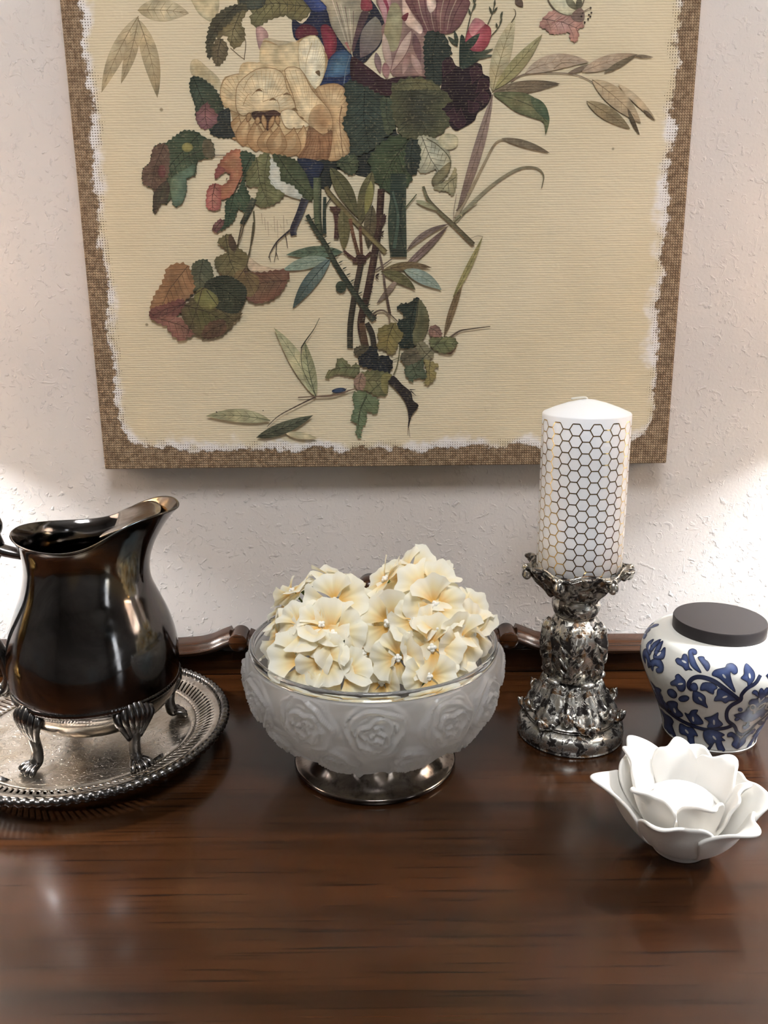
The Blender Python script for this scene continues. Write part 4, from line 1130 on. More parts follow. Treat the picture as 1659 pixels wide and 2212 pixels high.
# pale sprig at the bottom left
B.leaf((1440, 1075), (1185, 650), 92, (190, 184, 138), (170, 166, 120), bend=30, vein=(134, 138, 98))
B.leaf((1442, 1075), (1375, 735), 84, (162, 162, 116), (140, 140, 98), bend=-22, vein=(84, 90, 62), half=1.25)
B.line([(1352, 775), (1380, 730), (1430, 660), (1466, 590)], 3.2, (64, 62, 46), 1); B.line([(1352, 770), (1360, 900), (1440, 1070)], 1.6, (70, 72, 52), 1)
B.line([(1640, 1042), (1540, 1072), (1440, 1076)], 2.6, (128, 100, 78), 2.4); B.line([(1440, 1076), (1310, 1140), (1210, 1195), (1140, 1260)], 3.2, (92, 70, 58), 1.2)
B.leaf((1160, 1222), (765, 1194), 84, (178, 172, 126), (164, 158, 112), bend=34, vein=(116, 116, 80))
B.leaf((1255, 1300), (1450, 1332), 46, (196, 182, 138), (186, 172, 128)); B.leaf((1076, 1326), (1424, 1190), 74, (70, 74, 56), (92, 94, 70), bend=12, vein=(46, 50, 40), half=1.45)
B.line([(826, 1166), (834, 1172)], 2.2, (60, 50, 40)); B.line([(1114, 1160), (1120, 1160)], 2.4, (60, 50, 40))

def to_canvas(x, y, k):
    p = on_y(x, y, CANY)
    return (p.x, CANY - 0.00004 - 0.0000015 * k, p.z)
prt = B.mesh(to_canvas).build('printed_bouquet', 'print', pic, smooth=False)
prt['label'] = 'printed bouquet of roses, tulips and leaves'
# ================================================================== round silver tray
TX, TY, TR = -0.261, 0.657, 0.1185
tray = empty('serving_tray', (TX, TY, 0.0), 'round engraved silver tray with pierced border under the pitcher', 'tray')
TF = 0.0125
RI, RO_ = 0.0915, TR - 0.004
MB().lathe([(0.0, TF), (0.03, TF), (0.06, TF), (0.084, TF), (0.0885, TF + 0.0008), (RI, TF + 0.0022)], 128).build('plate', 'silver_engraved', tray, solid=0.0012)
# pierced border: bars between slots
NS = 120
bd = MB()
rr = [(RI, TF + 0.0022), (RI + 0.004, TF + 0.0034), (RO_ - 0.0085, TF + 0.0072), (RO_ - 0.004, TF + 0.0084), (RO_, TF + 0.0088)]
def bp(t, j, shear):
    r, z = rr[j]
    return (r * cs(t + shear), r * sn(t + shear), z)
shears = [0.0, 0.0, 0.05, 0.05, 0.05]
for k in range(NS):
    t0, t1, t2 = (2 * PI * (k + q) / NS for q in (0.0, 0.56, 1.0))
    for j in range(4):
        for (a, b_, bar) in ((t0, t1, True), (t1, t2, False)):
            if j == 1 and not bar: continue
            bd.add([bp(a, j, shears[j]), bp(b_, j, shears[j]), bp(b_, j + 1, shears[j + 1]), bp(a, j + 1, shears[j + 1])], [(0, 1, 2, 3)])
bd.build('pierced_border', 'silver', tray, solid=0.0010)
NR = 110
def rope(i, j):
    t = 2 * PI * i / (NR * 6)
    a = 2 * PI * j / 10
    tw = 0.5 + 0.5 * cs(NR * t + a * 1.0)
    r = 0.0036 * (0.78 + 0.34 * tw)
    return ((TR + r * cs(a)) * cs(t), (TR + r * cs(a)) * sn(t), TF + 0.0090 + r * sn(a))
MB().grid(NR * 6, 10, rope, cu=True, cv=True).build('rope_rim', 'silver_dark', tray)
for k in range(4):
    a = PI / 4 + k * PI / 2 + 0.25
    f = MB()
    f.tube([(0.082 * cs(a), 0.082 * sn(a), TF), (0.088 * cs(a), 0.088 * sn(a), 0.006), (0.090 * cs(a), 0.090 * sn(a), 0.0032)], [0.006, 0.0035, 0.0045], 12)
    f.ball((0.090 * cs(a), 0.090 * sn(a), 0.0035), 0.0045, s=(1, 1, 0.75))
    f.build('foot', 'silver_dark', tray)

# ================================================================== silver pitcher
JX, JY, JZ = -0.2445, 0.6460, TF + 0.0007
jug = empty('water_pitcher', (JX, JY, JZ), 'tarnished silver water pitcher on paw feet with scroll handle', 'pitcher')
ARIM = 0.12        # direction of the spout
prof = prof_spline([(0.0, 0.0185), (0.020, 0.0195), (0.040, 0.0245), (0.054, 0.033), (0.0625, 0.0435), (0.0668, 0.058), (0.0682, 0.074), (0.0672, 0.090),
                    (0.0630, 0.108), (0.0565, 0.125), (0.0505, 0.140), (0.0472, 0.153), (0.0465, 0.164), (0.0480, 0.173), (0.0500, 0.1785), (0.0525, 0.182)], 76)
ztop = prof[-1][1]
def jugmod(t, r, z, j):
    d = (t - ARIM + PI) % (2 * PI) - PI
    k = max(0.0, min(1.0, (z - 0.135) / (ztop - 0.135)))
    s = math.exp(-abs(d / 0.74) ** 2.8)                # spout lobe
    bk = math.exp(-(((abs(d) - PI)) / 0.9) ** 2)   # handle side
    side = math.exp(-((abs(d) - 1.75) / 0.55) ** 2)
    r2 = r + k ** 2.1 * (0.0250 * s + 0.001 * bk - 0.0008 * side)
    z2 = z + k ** 1.6 * (0.0195 * s + 0.0065 * bk + 0.001 - 0.001 * side + 0.010 * math.exp(-((abs(d) - 0.75) / 0.5) ** 2))
    return r2, z2
MB().lathe(prof, 128, mod=jugmod).build('body', 'tarnish', jug, solid=0.0012)
MB().lathe([(0.0640, 0.0520), (0.0668, 0.0528), (0.0676, 0.0545), (0.0676, 0.0565), (0.0672, 0.0582), (0.0660, 0.0590)], 480,
           mod=lambda t, r, z, j: (r + 0.0004 * abs(sn(t * 70)), z)).build('gadroon_band', 'tarnish', jug)
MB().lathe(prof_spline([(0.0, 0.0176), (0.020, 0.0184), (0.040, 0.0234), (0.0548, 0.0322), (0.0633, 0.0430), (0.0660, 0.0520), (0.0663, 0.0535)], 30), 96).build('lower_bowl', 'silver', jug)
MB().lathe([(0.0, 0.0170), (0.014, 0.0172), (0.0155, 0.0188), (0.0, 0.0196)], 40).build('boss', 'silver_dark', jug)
# ice guard across the spout
ig = MB()
def igf(i, j):
    u = -1 + 2 * i / 16
    v = j / 8
    d = u * 0.80 * (1 - 0.15 * v)
    r0, z0 = jugmod(ARIM + d, prof[-1][0], prof[-1][1], 0)
    ox = r0 * cs(d); oy = r0 * sn(d)
    x = ox * (1 - v) + (0.026 - 0.004 * u * u) * v
    x = min(x, ox) - 0.0005
    return (x * cs(ARIM) - oy * sn(ARIM) * 0.985, x * sn(ARIM) + oy * cs(ARIM) * 0.985, z0 - 0.0012 - 0.010 * v + 0.004 * v * (1 - v) - 0.004 * (1 - u * u) * v)
def igf2(i, j):
    # leave an opening at the lip: begin 35 % in
    return igf(i, 2.2 + j * 0.72)
ig.grid(17, 9, igf2)
ig.build('ice_guard', 'silver', jug, solid=0.001)
# handle
ang = ARIM + PI
def hp(r, z, off=0.0):
    return (r * cs(ang) - off * sn(ang), r * sn(ang) + off * cs(ang), z)
hpts = spline([hp(0.0465, 0.168), hp(0.056, 0.1705), hp(0.066, 0.1745), hp(0.080, 0.186), hp(0.100, 0.186), hp(0.111, 0.168), hp(0.104, 0.140), hp(0.088, 0.110), hp(0.0755, 0.086), hp(0.0705, 0.066), hp(0.0735, 0.0535), hp(0.0785, 0.0495)], 70)
hb = MB().tube(hpts, [0.0042 + 0.0012 * sn(PI * i / 69) for i in range(68)] + [0.0050, 0.0036], 14, squash=1.35)
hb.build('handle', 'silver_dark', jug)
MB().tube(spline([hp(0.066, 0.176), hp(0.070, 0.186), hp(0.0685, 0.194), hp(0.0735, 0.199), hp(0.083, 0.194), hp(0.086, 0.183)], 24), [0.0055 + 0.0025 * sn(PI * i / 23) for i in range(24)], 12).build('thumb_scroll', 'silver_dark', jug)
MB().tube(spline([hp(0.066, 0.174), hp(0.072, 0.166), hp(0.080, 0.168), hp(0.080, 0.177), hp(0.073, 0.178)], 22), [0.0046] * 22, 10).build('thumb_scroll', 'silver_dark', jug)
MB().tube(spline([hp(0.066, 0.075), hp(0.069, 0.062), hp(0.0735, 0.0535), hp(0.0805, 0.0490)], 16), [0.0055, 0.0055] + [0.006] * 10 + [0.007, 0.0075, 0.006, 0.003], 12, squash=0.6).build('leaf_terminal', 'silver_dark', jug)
# paw feet
foot_me = None
for k, a in enumerate((-2.21, -0.82, 0.60, 2.33)):
    fm = MB()
    # shell-fluted knee against the bowl
    for q in range(7):
        u = (q - 3) / 3
        yy = 0.0145 * u
        fm.tube(spline([(0.0640 - 0.003 * u * u, yy * 0.75, 0.0600 - 0.006 * u * u), (0.0692 - 0.004 * u * u, yy, 0.0510 - 0.004 * u * u), (0.0680 - 0.003 * u * u, yy * 0.72, 0.0390 - 0.001 * u * u), (0.0620, yy * 0.3, 0.0260)], 10),
                [0.0018, 0.0028, 0.0031, 0.0032, 0.0032, 0.003, 0.0028, 0.0026, 0.0024, 0.0022], 8)
    fm.tube(spline([(0.0630, 0, 0.046), (0.0625, 0, 0.031), (0.0605, 0, 0.018), (0.0615, 0, 0.0090), (0.0650, 0, 0.0045)], 14), [0.0058, 0.0056, 0.0054, 0.005, 0.0047, 0.0045, 0.0045, 0.0046, 0.0048, 0.005, 0.0052, 0.0052, 0.0049, 0.0042], 12)
    for q in range(4):
        u = (q - 1.5) / 1.5
        fm.tube(spline([(0.0630, 0.0045 * u, 0.0068), (0.0685, 0.0068 * u, 0.0056), (0.0725 - 0.0015 * u * u, 0.0080 * u, 0.0034), (0.0740 - 0.0018 * u * u, 0.0084 * u, 0.0014)], 9),
                [0.0022, 0.0024, 0.0026, 0.0027, 0.0027, 0.0026, 0.0024, 0.002, 0.0012], 8)
    f = fm.build('paw_foot', 'silver_dark', jug)
    f.rotation_euler = (0, 0, a)

# ================================================================== footed glass bowl with relief roses
BX, BY = -0.0095, 0.6305
bowl = empty('glass_bowl', (BX, BY, 0.0), 'frosted glass bowl with raised roses on a silver foot', 'bowl')
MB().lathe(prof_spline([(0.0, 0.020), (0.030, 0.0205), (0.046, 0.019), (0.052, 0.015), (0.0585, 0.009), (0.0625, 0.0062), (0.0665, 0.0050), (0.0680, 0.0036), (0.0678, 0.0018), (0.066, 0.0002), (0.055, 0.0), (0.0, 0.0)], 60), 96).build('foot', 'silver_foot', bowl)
NT_, NP = 540, 120
bp_out = prof_spline([(0.046, 0.0215), (0.062, 0.0265), (0.078, 0.0365), (0.0905, 0.052), (0.0985, 0.070), (0.1015, 0.087), (0.1012, 0.1005), (0.1005, 0.104)], NP)
ROSES = []
for k in range(12):
    ROSES.append((-PI / 2 + 0.02 + k * 2 * PI / 12 + 0.05 * sn(k * 2.3), 0.0800 + 0.003 * cs(k * 1.7), 0.0250 + 0.0018 * sn(k * 3.1), k * 1.3))
for k in range(10):
    ROSES.append((-PI / 2 + PI / 10 + k * 2 * PI / 10, 0.0500, 0.0200, k * 0.9 + 0.5))
def relief(t, z, r):
    best = 0.0
    for (tc, zc, R_, ph) in ROSES:
        du = ((t - tc + PI) % (2 * PI) - PI) * r / R_
        if abs(du) > 1.15: continue
        dv = (z - zc) / R_ * (1.0 if zc > 0.06 else 1.25)
        rho = math.hypot(du, dv)
        if rho > 1.12: continue
        phi = math.atan2(dv, du)
        lob = 1.0 + 0.045 * sn((5 + int(ph * 10) % 3) * phi + ph) + 0.03 * sn(2 * phi + 2 * ph)
        q = rho / lob
        if q > 1.0: continue
        # nested petals: each ring overlaps the next with a crisp lip, rings rotate
        ring = q * 3.6
        spir = ring + 0.30 * sn(3 * phi + ph + math.floor(ring) * 1.9) + phi / (2 * PI)
        saw = spir - math.floor(spir)
        saw = saw / 0.8 if saw < 0.8 else (1 - saw) / 0.2
        h = 0.0042 * (1 - q ** 2.6) + 0.0034 * saw ** 1.5 * min(1.0, (1 - q) * 5)
        h *= 1.0 if zc > 0.06 else 0.7
        best = max(best, h)
    return best
def bowl_fn(i, j):
    t = 2 * PI * i / NT_
    r, z = bp_out[j]
    if 2 < j < NP - 6:
        h = relief(t, z, r)
        # ragged leaf relief between the roses
        h = max(h, 0.0016 * max(0.0, sn(9 * t + 2.2 * sn(z * 160))) * (1 if z < 0.066 else 0.4))
        env = min(1.0, (NP - 6 - j) / 6.0)
        e = bp_out[j + 1][0] - bp_out[j - 1][0], bp_out[j + 1][1] - bp_out[j - 1][1]
        L = math.hypot(*e)
        r += h * env * e[1] / L
        z -= h * env * e[0] / L
    if j < 22:
        # pointed leaf tips hanging over the foot
        tip = abs(((t * 14 / (2 * PI)) % 1.0) - 0.5) * 2
        w = (1 - j / 22.0)
        z -= 0.0085 * w * tip ** 1.3 * (0.75 + 0.25 * sn(3 * t + 1))
        r += 0.003 * w * tip
    return (r * cs(t), r * sn(t), z)
gb = MB().grid(NT_, NP, bowl_fn, cu=True)
# rim and inner surface
base = 0
bi = [(0.1005, 0.104), (0.0967, 0.104), (0.0965, 0.098), (0.0955, 0.084), (0.092, 0.066), (0.083, 0.050), (0.070, 0.0375), (0.052, 0.0285), (0.03, 0.0250), (0.0, 0.0245)]
gb.lathe(bi, 540)
gb.lathe([(0.0, 0.0212), (0.046, 0.0215)], 540)
gb.build('glass_body', 'frosted', bowl)
MB().lathe([(0.1004, 0.1042), (0.1012, 0.108), (0.1008, 0.1106), (0.0992, 0.1118), (0.0976, 0.1110), (0.0968, 0.108), (0.0968, 0.1042), (0.1004, 0.1042)], 120).build('clear_rim', 'clear_glass', bowl)
# ================================================================== silk hydrangeas lying in the bowl
CREAM, BUTTER, GOLD = rgb(254, 252, 238), rgb(252, 238, 190), rgb(242, 190, 84)
def petal_mesh(seed):
    rnd = random.Random(seed)
    mb = MB()
    nu, nv = 21, 10
    ph, ph2 = rnd.uniform(0, 6), rnd.uniform(0, 6)
    cup = rnd.uniform(-0.25, 0.35)
    tw = rnd.uniform(-0.35, 0.35)
    cols = []
    def fn(i, j):
        u = -1 + 2 * i / (nu - 1)
        v = j / (nv - 1)
        a = u * (0.42 + 0.50 * v ** 0.7)
        L = v * (1.0 - 0.10 * u * u + 0.045 * sn(7 * u + ph) + 0.03 * sn(13 * u + ph2))
        x = L * cs(a) * 0.98
        y = L * sn(a) * 1.05
        z = cup * v * v + 0.30 * v * (1 - v) + 0.10 * v * v * sn(4.5 * u + ph) + 0.020 * v * sn(14 * u + ph2) * (0.4 + v) + tw * u * v * 0.5 + 0.12 * u * u * v
        return (x, y, z)
    for i in range(nu):
        for j in range(nv):
            v = j / (nv - 1)
            f = min(1.0, max(0.0, (v - 0.24) / 0.62))
            c = Print.M(GOLD, BUTTER, min(1, f * 2)) if f < 0.5 else Print.M(BUTTER, CREAM, (f - 0.5) * 2)
            cols.append(c)
    mb.grid(nu, nv, fn, cols=cols)
    me = bpy.data.meshes.new('petal')
    me.from_pydata(mb.v, [], mb.f); me.update()
    at = me.color_attributes.new('Col', 'FLOAT_COLOR', 'POINT')
    at.data.foreach_set('color', np.array(mb.c, dtype=np.float32).ravel())
    me.materials.append(MAT['petal'])
    me.polygons.foreach_set('use_smooth', [True] * len(me.polygons))
    return me
PETALS = [petal_mesh(s) for s in range(10)]
def quick_mesh(mb, name, mat):
    me = bpy.data.meshes.new(name)
    me.from_pydata(mb.v, [], mb.f); me.update()
    me.materials.append(MAT[mat])
    me.polygons.foreach_set('use_smooth', [True] * len(me.polygons))
    return me
cal = MB().tube([(0, 0, -0.9), (0.03, 0, -0.45), (0, 0, -0.06), (0, 0, 0.02)], [0.05, 0.045, 0.09, 0.12], 8)
CALYX = quick_mesh(cal, 'floret', 'flower_green')
st = MB()
for k in range(4):
    a = k * PI / 2
    st.ball((0.055 * cs(a), 0.055 * sn(a), 0.085), 0.05, 8, 6)
st.ball((0, 0, 0.06), 0.07, 8, 6); st.ball((0, 0, 0.12), 0.045, 8, 6)
STAMEN = quick_mesh(st, 'stamen', 'stamen_white')

heads = [empty('hydrangea_bloom', (BX - 0.042, BY, 0.045), 'cream silk hydrangea head filling the pitcher side of the glass bowl', 'flower', 'silk hydrangeas in the bowl'),
         empty('hydrangea_bloom', (BX + 0.042, BY, 0.045), 'taller cream silk hydrangea head filling the candle side of the glass bowl', 'flower', 'silk hydrangeas in the bowl')]
DOMES = [(Vector((BX - 0.040, BY + 0.002, 0.070)), (0.054, 0.070, 0.084)), (Vector((BX + 0.040, BY + 0.002, 0.070)), (0.054, 0.070, 0.094))]
for hd in heads:
    MB().tube([(0, 0, -0.014), (0.002, 0, 0.02), (0, 0, 0.05)], [0.004, 0.0035, 0.006], 8).build('stem', 'flower_green', hd)
def dome_hit(px, py, D):
    c, r = D
    o = CAMLOC - c
    d = ray(px, py)
    o2 = Vector((o.x / r[0], o.y / r[1], o.z / r[2])); d2 = Vector((d.x / r[0], d.y / r[1], d.z / r[2]))
    A = d2.dot(d2); Bq = 2 * o2.dot(d2); Cq = o2.dot(o2) - 1
    disc = Bq * Bq - 4 * A * Cq
    if disc < 0:
        t = -Bq / (2 * A)
    else:
        t = (-Bq - math.sqrt(disc)) / (2 * A)
    p = CAMLOC + d * t
    q = p - c
    nrm = Vector((q.x / r[0] ** 2, q.y / r[1] ** 2, q.z / r[2] ** 2)).normalized()
    return p, nrm
def add_floret(hd, p, nrm, size, spin, rnd):
    z = nrm
    x = Vector((1, 0, 0)) - z * z.x
    if x.length < 0.1: x = Vector((0, 1, 0)) - z * z.y
    x.normalize()
    y = z.cross(x)
    Rm = Matrix((x, y, z)).transposed()
    M = Matrix.Translation(p - hd.location) @ (Rm @ Matrix.Rotation(spin, 3, 'Z')).to_4x4() @ Matrix.Scale(size, 4)
    f = bpy.data.objects.new('floret', CALYX)
    COL.objects.link(f); f.parent = hd
    f.matrix_local = M
    for k in range(4):
        pt = bpy.data.objects.new('petal', PETALS[rnd.randrange(10)])
        COL.objects.link(pt); pt.parent = f
        s = rnd.uniform(0.92, 1.12)
        pt.matrix_local = Matrix.Rotation(k * PI / 2 + rnd.uniform(-0.14, 0.14), 4, 'Z') @ Matrix.Translation((0.03, 0, 0.012 * (k % 2))) @ Matrix.Rotation(-rnd.uniform(-0.15, 0.30), 4, 'Y') @ Matrix.Rotation(rnd.uniform(-0.22, 0.22), 4, 'X') @ Matrix.Scale(s, 4)
    s_ = bpy.data.objects.new('stamen', STAMEN)
    COL.objects.link(s_); s_.parent = f
    s_.scale = (1.5, 1.5, 1.5)
# (crop x, crop y, size mm, tilt towards viewer, spin)
FL = [(785, 462, 25, .55, .2), (905, 498, 27, .75, .8), (768, 672, 25, .15, .5), (390, 728, 25, .55, .0), (530, 705, 20, .3, .6), (1160, 640, 24, .45, .3), (655, 800, 22, .5, .7), (862, 842, 21, .3, .2), (1290, 735, 22, .2, .5), (1130, 800, 21, .35, .1),
      (600, 372, 25, .75, .3), (610, 235, 24, .1, .4), (690, 250, 19, .0, .9), (400, 290, 21, .25, .1), (340, 300, 19, .0, .7), (270, 440, 22, .2, .3), (265, 570, 23, .2, .9), (400, 520, 22, .35, .4), (590, 560, 25, .45, .1), (520, 500, 20, .2, .6),
      (1010, 210, 26, .45, .2), (1110, 185, 24, .1, .6), (880, 235, 22, .2, .1), (1140, 300, 25, .45, .8), (1180, 390, 24, .35, .3), (1330, 330, 20, .0, .2), (1370, 420, 24, .35, .6), (1400, 560, 25, .25, .1), (1060, 480, 20, .25, .5), (1190, 530, 22, .25, .9), (1330, 600, 22, .2, .4), (960, 700, 22, .35, .0), (820, 570, 20, .2, .3)]
rnd = random.Random(21)
TOCAM = Vector((0, -0.93, 0.36))
for (cx_, cy_, sz_, tilt, spin) in FL:
    px, py = 500 + cx_ / 2.676, 1160 + cy_ / 2.676
    D = 0 if cx_ < 800 else 1
    p, nrm = dome_hit(px, py, DOMES[D])
    nn = (nrm * (1 - tilt) + TOCAM * tilt).normalized()
    if sz_ * 0.001 + math.hypot(p.x - BX, p.y - BY) > 0.094 and p.z < 0.116:
        q = Vector((p.x - BX, p.y - BY, 0)); L = q.length
        q *= max(0.2, (0.094 - sz_ * 0.0008) / L)
        p = Vector((BX + q.x, BY + q.y, p.z))
    add_floret(heads[D], p - nn * 0.004, nn, sz_ * 0.001, spin + rnd.uniform(-0.2, 0.2), rnd)
# blossoms on the far side, seen from a step away
for D in (0, 1):
    for k in range(7):
        a = PI * (0.08 + 0.84 * k / 6)
        c, r = DOMES[D]
        e = 0.45 + 0.25 * (k % 2)
        q = Vector((cs(a) * cs(e), sn(a) * cs(e), sn(e)))
        p = c + Vector((q.x * r[0] * 0.85, q.y * r[1] * 0.72, q.z * r[2] * 0.8))
        add_floret(heads[D], p, q, 0.022, k, rnd)

# ================================================================== pillar candle stick
HX, HY = 0.1654, 0.6734
hol = empty('candlestick', (HX, HY, 0.0), 'distressed silver-leaf baluster candlestick with acanthus leaves', 'candlestick')
MB().lathe(prof_spline([(0.0, 0.0), (0.042, 0.0), (0.0458, 0.003), (0.0468, 0.0085), (0.0452, 0.0140), (0.0405, 0.0172), (0.0375, 0.0180), (0.0372, 0.0195), (0.0, 0.0195)], 50), 96).build('base', 'distressed', hol)
MB().lathe(prof_spline([(0.0, 0.0196), (0.0372, 0.0196), (0.0350, 0.0240), (0.0300, 0.0320), (0.0240, 0.0420), (0.0195, 0.0530), (0.0195, 0.0545), (0.0, 0.0546)], 40), 96).build('mound', 'distressed', hol)
MB().lathe(prof_spline([(0.0, 0.0545), (0.0192, 0.0546), (0.0205, 0.0600), (0.0228, 0.0700), (0.0246, 0.0820), (0.0252, 0.0930), (0.0236, 0.1020), (0.0200, 0.1080), (0.0170, 0.1120), (0.0165, 0.1150), (0.0, 0.1151)], 50), 96,
           mod=lambda t, r, z, j: (r * (1 + 0.02 * cs(8 * t)), z)).build('shaft', 'distressed', hol)
MB().lathe(prof_spline([(0.0, 0.1150), (0.0168, 0.1151), (0.0192, 0.1170), (0.0208, 0.1215), (0.0204, 0.1255), (0.0186, 0.1290), (0.0182, 0.1300), (0.0, 0.1302)], 36), 80).build('knop', 'distressed', hol)
cupp = prof_spline([(0.0, 0.1301), (0.0182, 0.1302), (0.0225, 0.1345), (0.0290, 0.1420), (0.0355, 0.1490), (0.0395, 0.1555), (0.0402, 0.1578), (0.0392, 0.1590), (0.0378, 0.1570), (0.0370, 0.1538), (0.0, 0.1536)], 60)
MB().lathe(cupp, 96, mod=lambda t, r, z, j: (r + (0.0012 * cs(6 * t) if r > 0.03 else 0), z + (0.002 * cs(6 * t + PI) if (r > 0.0385) else 0))).build('cup', 'distressed', hol)
def acanthus(prof_pts, width, curl, lobes=5, thick=0.0020, n=26):
    """leaf lying on a profile (r, z list from root to tip), local frame along +x"""
    P = spline([(r, 0, z) for r, z in prof_pts], n)
    nu = 11
    mb = MB()
    def fn(i, j):
        u = -1 + 2 * i / (nu - 1)
        v = j / (n - 1)
        w = width * (sn(PI * min(1, 0.12 + 0.88 * v)) ** 0.55) * (0.80 + 0.20 * abs(sn(lobes * PI * v)))
        if v > 0.9: w *= 1 - (v - 0.9) * 4
        p = P[j]
        t = P[min(j + 1, n - 1)] - P[max(j - 1, 0)]
        nn = Vector((t.z, 0, -t.x)).normalized()
        if nn.x < 0: nn = -nn
        ridge = 0.0026 * (1 - abs(u)) ** 2 + 0.0016 * cs(u * 9) * (1 - u * u) - 0.0012 * u * u + 0.0005 * sn(v * 20 - abs(u) * 5) * (1 - u * u)
        y = u * w
        x = p.x + nn.x * (ridge + thick)
        # wrap round the shaft
        return (x * cs(y / max(p.x, 0.01) * 0.92), x * sn(y / max(p.x, 0.01) * 0.92), p.z + nn.z * (ridge + thick))
    return mb.grid(nu, n, fn)
for k in range(6):
    a = -PI / 2 + 0.22 + k * PI / 3
    l = acanthus([(0.0200, 0.0535), (0.0240, 0.0440), (0.0300, 0.0345), (0.0350, 0.0262), (0.0385, 0.0222), (0.0415, 0.0230), (0.0418, 0.0275)], 0.0140, 0).build('base_leaf', 'distressed', hol, solid=0.0022, sub=1)
    l.rotation_euler = (0, 0, a)
    l2 = acanthus([(0.0205, 0.0500), (0.0250, 0.0410), (0.0310, 0.0330), (0.0360, 0.0300), (0.0395, 0.0325), (0.0392, 0.0370)], 0.0085, 0, 4).build('base_leaf', 'distressed', hol, solid=0.0022, sub=1)
    l2.rotation_euler = (0, 0, a + PI / 6)
for k in range(5):
    a = -PI / 2 - 0.30 + k * 2 * PI / 5
    l = acanthus([(0.0200, 0.0580), (0.0222, 0.0680), (0.0243, 0.0810), (0.0250, 0.0930), (0.0236, 0.1015), (0.0212, 0.1065), (0.0200, 0.1085)], 0.0132, 0, 4, 0.0012).build('shaft_leaf', 'distressed', hol, solid=0.0020, sub=1)
    l.rotation_euler = (0, 0, a)
    # outlined oval buds and veins in relief on the leaves
    for s in (-1, 1):
        for q, (zz, ln, sl) in enumerate(((0.088, 0.009, 0.30), (0.077, 0.009, 0.34), (0.067, 0.007, 0.34))):
            rr_ = 0.0275 if q < 2 else 0.0252
            pts = []
            for m_ in range(9):
                v = m_ / 8
                aa = a + s * (0.10 + sl * v * 0.8)
                pts.append((rr_ * cs(aa), rr_ * sn(aa), zz - ln * (0.5 - v) ))
            MB().tube(pts, [0.0008, 0.0012, 0.0015, 0.0017, 0.0017, 0.0016, 0.0014, 0.0011, 0.0007], 8).build('vein', 'distressed', l).matrix_local = Matrix.Rotation(-a, 4, 'Z')
    MB().ball((0.0245, 0, 0.0565), 0.0042, 12, 8, s=(1.1, 1.6, 0.8)).build('bud', 'distressed', hol).rotation_euler = (0, 0, a + PI / 5)
for k in range(6):
    a = -PI / 2 + 0.48 + k * PI / 3
    l = acanthus([(0.0188, 0.1310), (0.0225, 0.1348), (0.0288, 0.1418), (0.0350, 0.1486), (0.0395, 0.1545), (0.0425, 0.1562), (0.0440, 0.1535)], 0.0125, 0, 4, 0.0006).build('cup_leaf', 'distressed', hol, solid=0.0018, sub=1)
    l.rotation_euler = (0, 0, a)
    MB().ball((0.0432, 0, 0.1502), 0.0050, 14, 9, s=(0.9, 0.9, 1.15)).build('cup_bead', 'distressed', hol).rotation_euler = (0, 0, a)
    MB().tube(spline([(0.0385, 0, 0.1525), (0.0415, 0, 0.1560), (0.0438, 0, 0.1588), (0.0440, 0, 0.1608)], 14), [0.0034] * 9 + [0.0040, 0.0044, 0.0044, 0.0036, 0.002], 10, squash=1.4).build('cup_scroll', 'distressed', hol).rotation_euler = (0, 0, a + PI / 6)

# ================================================================== pillar candle
CR_, CB, CT = 0.0357, 0.1540, 0.2880
cand = empty('pillar_candle', (HX + 0.0005, HY, CB), 'white pillar candle with gold honeycomb lines on the candlestick', 'candle')
CH = CT - CB
MB().lathe([(0.0, 0.0), (CR_ - 0.001, 0.0), (CR_, 0.001), (CR_, CH * 0.25), (CR_, CH * 0.5), (CR_, CH * 0.75), (CR_, CH - 0.0008), (CR_ - 0.0008, CH + 0.0004), (CR_ * 0.75, CH + 0.0040), (CR_ * 0.45, CH + 0.0078), (CR_ * 0.2, CH + 0.0102), (0.0, CH + 0.0112)], 96).build('wax_pillar', 'wax', cand, angle=50)
MB().tube(spline([(0, 0, CH + 0.0105), (-0.0015, 0, CH + 0.0122), (-0.006, 0.0, CH + 0.0122), (-0.013, 0.001, CH + 0.0112)], 10), 0.0009, 8).build('wick', 'wick', cand)
hexm = MB()
NHX = 28                                   # hexagons (columns) round the candle
colw = 2 * PI * CR_ / NHX                  # column pitch = 1.5 * side
sidl = colw / 1.5
hh = sidl * math.sqrt(3) / 2
def wrap(s, z, dr=0.00012):
    t = s / CR_
    return ((CR_ + dr) * cs(t), (CR_ + dr) * sn(t), z)
def seg(p, q, w=0.00040):
    ex, ez = q[0] - p[0], q[1] - p[1]
    L = math.hypot(ex, ez); nx_, nz_ = -ez / L * w, ex / L * w
    z_lo, z_hi = 0.001, CH - 0.0035
    k = 3
    vs = []
    for i in range(k + 1):
        f = i / k
        x, z = p[0] + ex * f, p[1] + ez * f
        if not (z_lo <= z <= z_hi): return
        vs += [wrap(x + nx_, z + nz_), wrap(x - nx_, z - nz_)]
    hexm.add(vs, [(2 * i, 2 * i + 1, 2 * i + 3, 2 * i + 2) for i in range(k)])
for i in range(NHX):
    for j in range(-1, 18):
        x0 = i * colw
        z0 = j * 2 * hh + (hh if i % 2 else 0)
        c6 = [(x0 + sidl * cs(q * PI / 3), z0 + sidl * sn(q * PI / 3)) for q in range(6)]
        for q in (0, 1, 2):
            a_, b_ = c6[q], c6[q + 1]
            for part in range(2):
                p_ = (a_[0] + (b_[0] - a_[0]) * part / 2, a_[1] + (b_[1] - a_[1]) * part / 2)
                q_ = (a_[0] + (b_[0] - a_[0]) * (part + 1) / 2, a_[1] + (b_[1] - a_[1]) * (part + 1) / 2)
                seg(p_, q_)
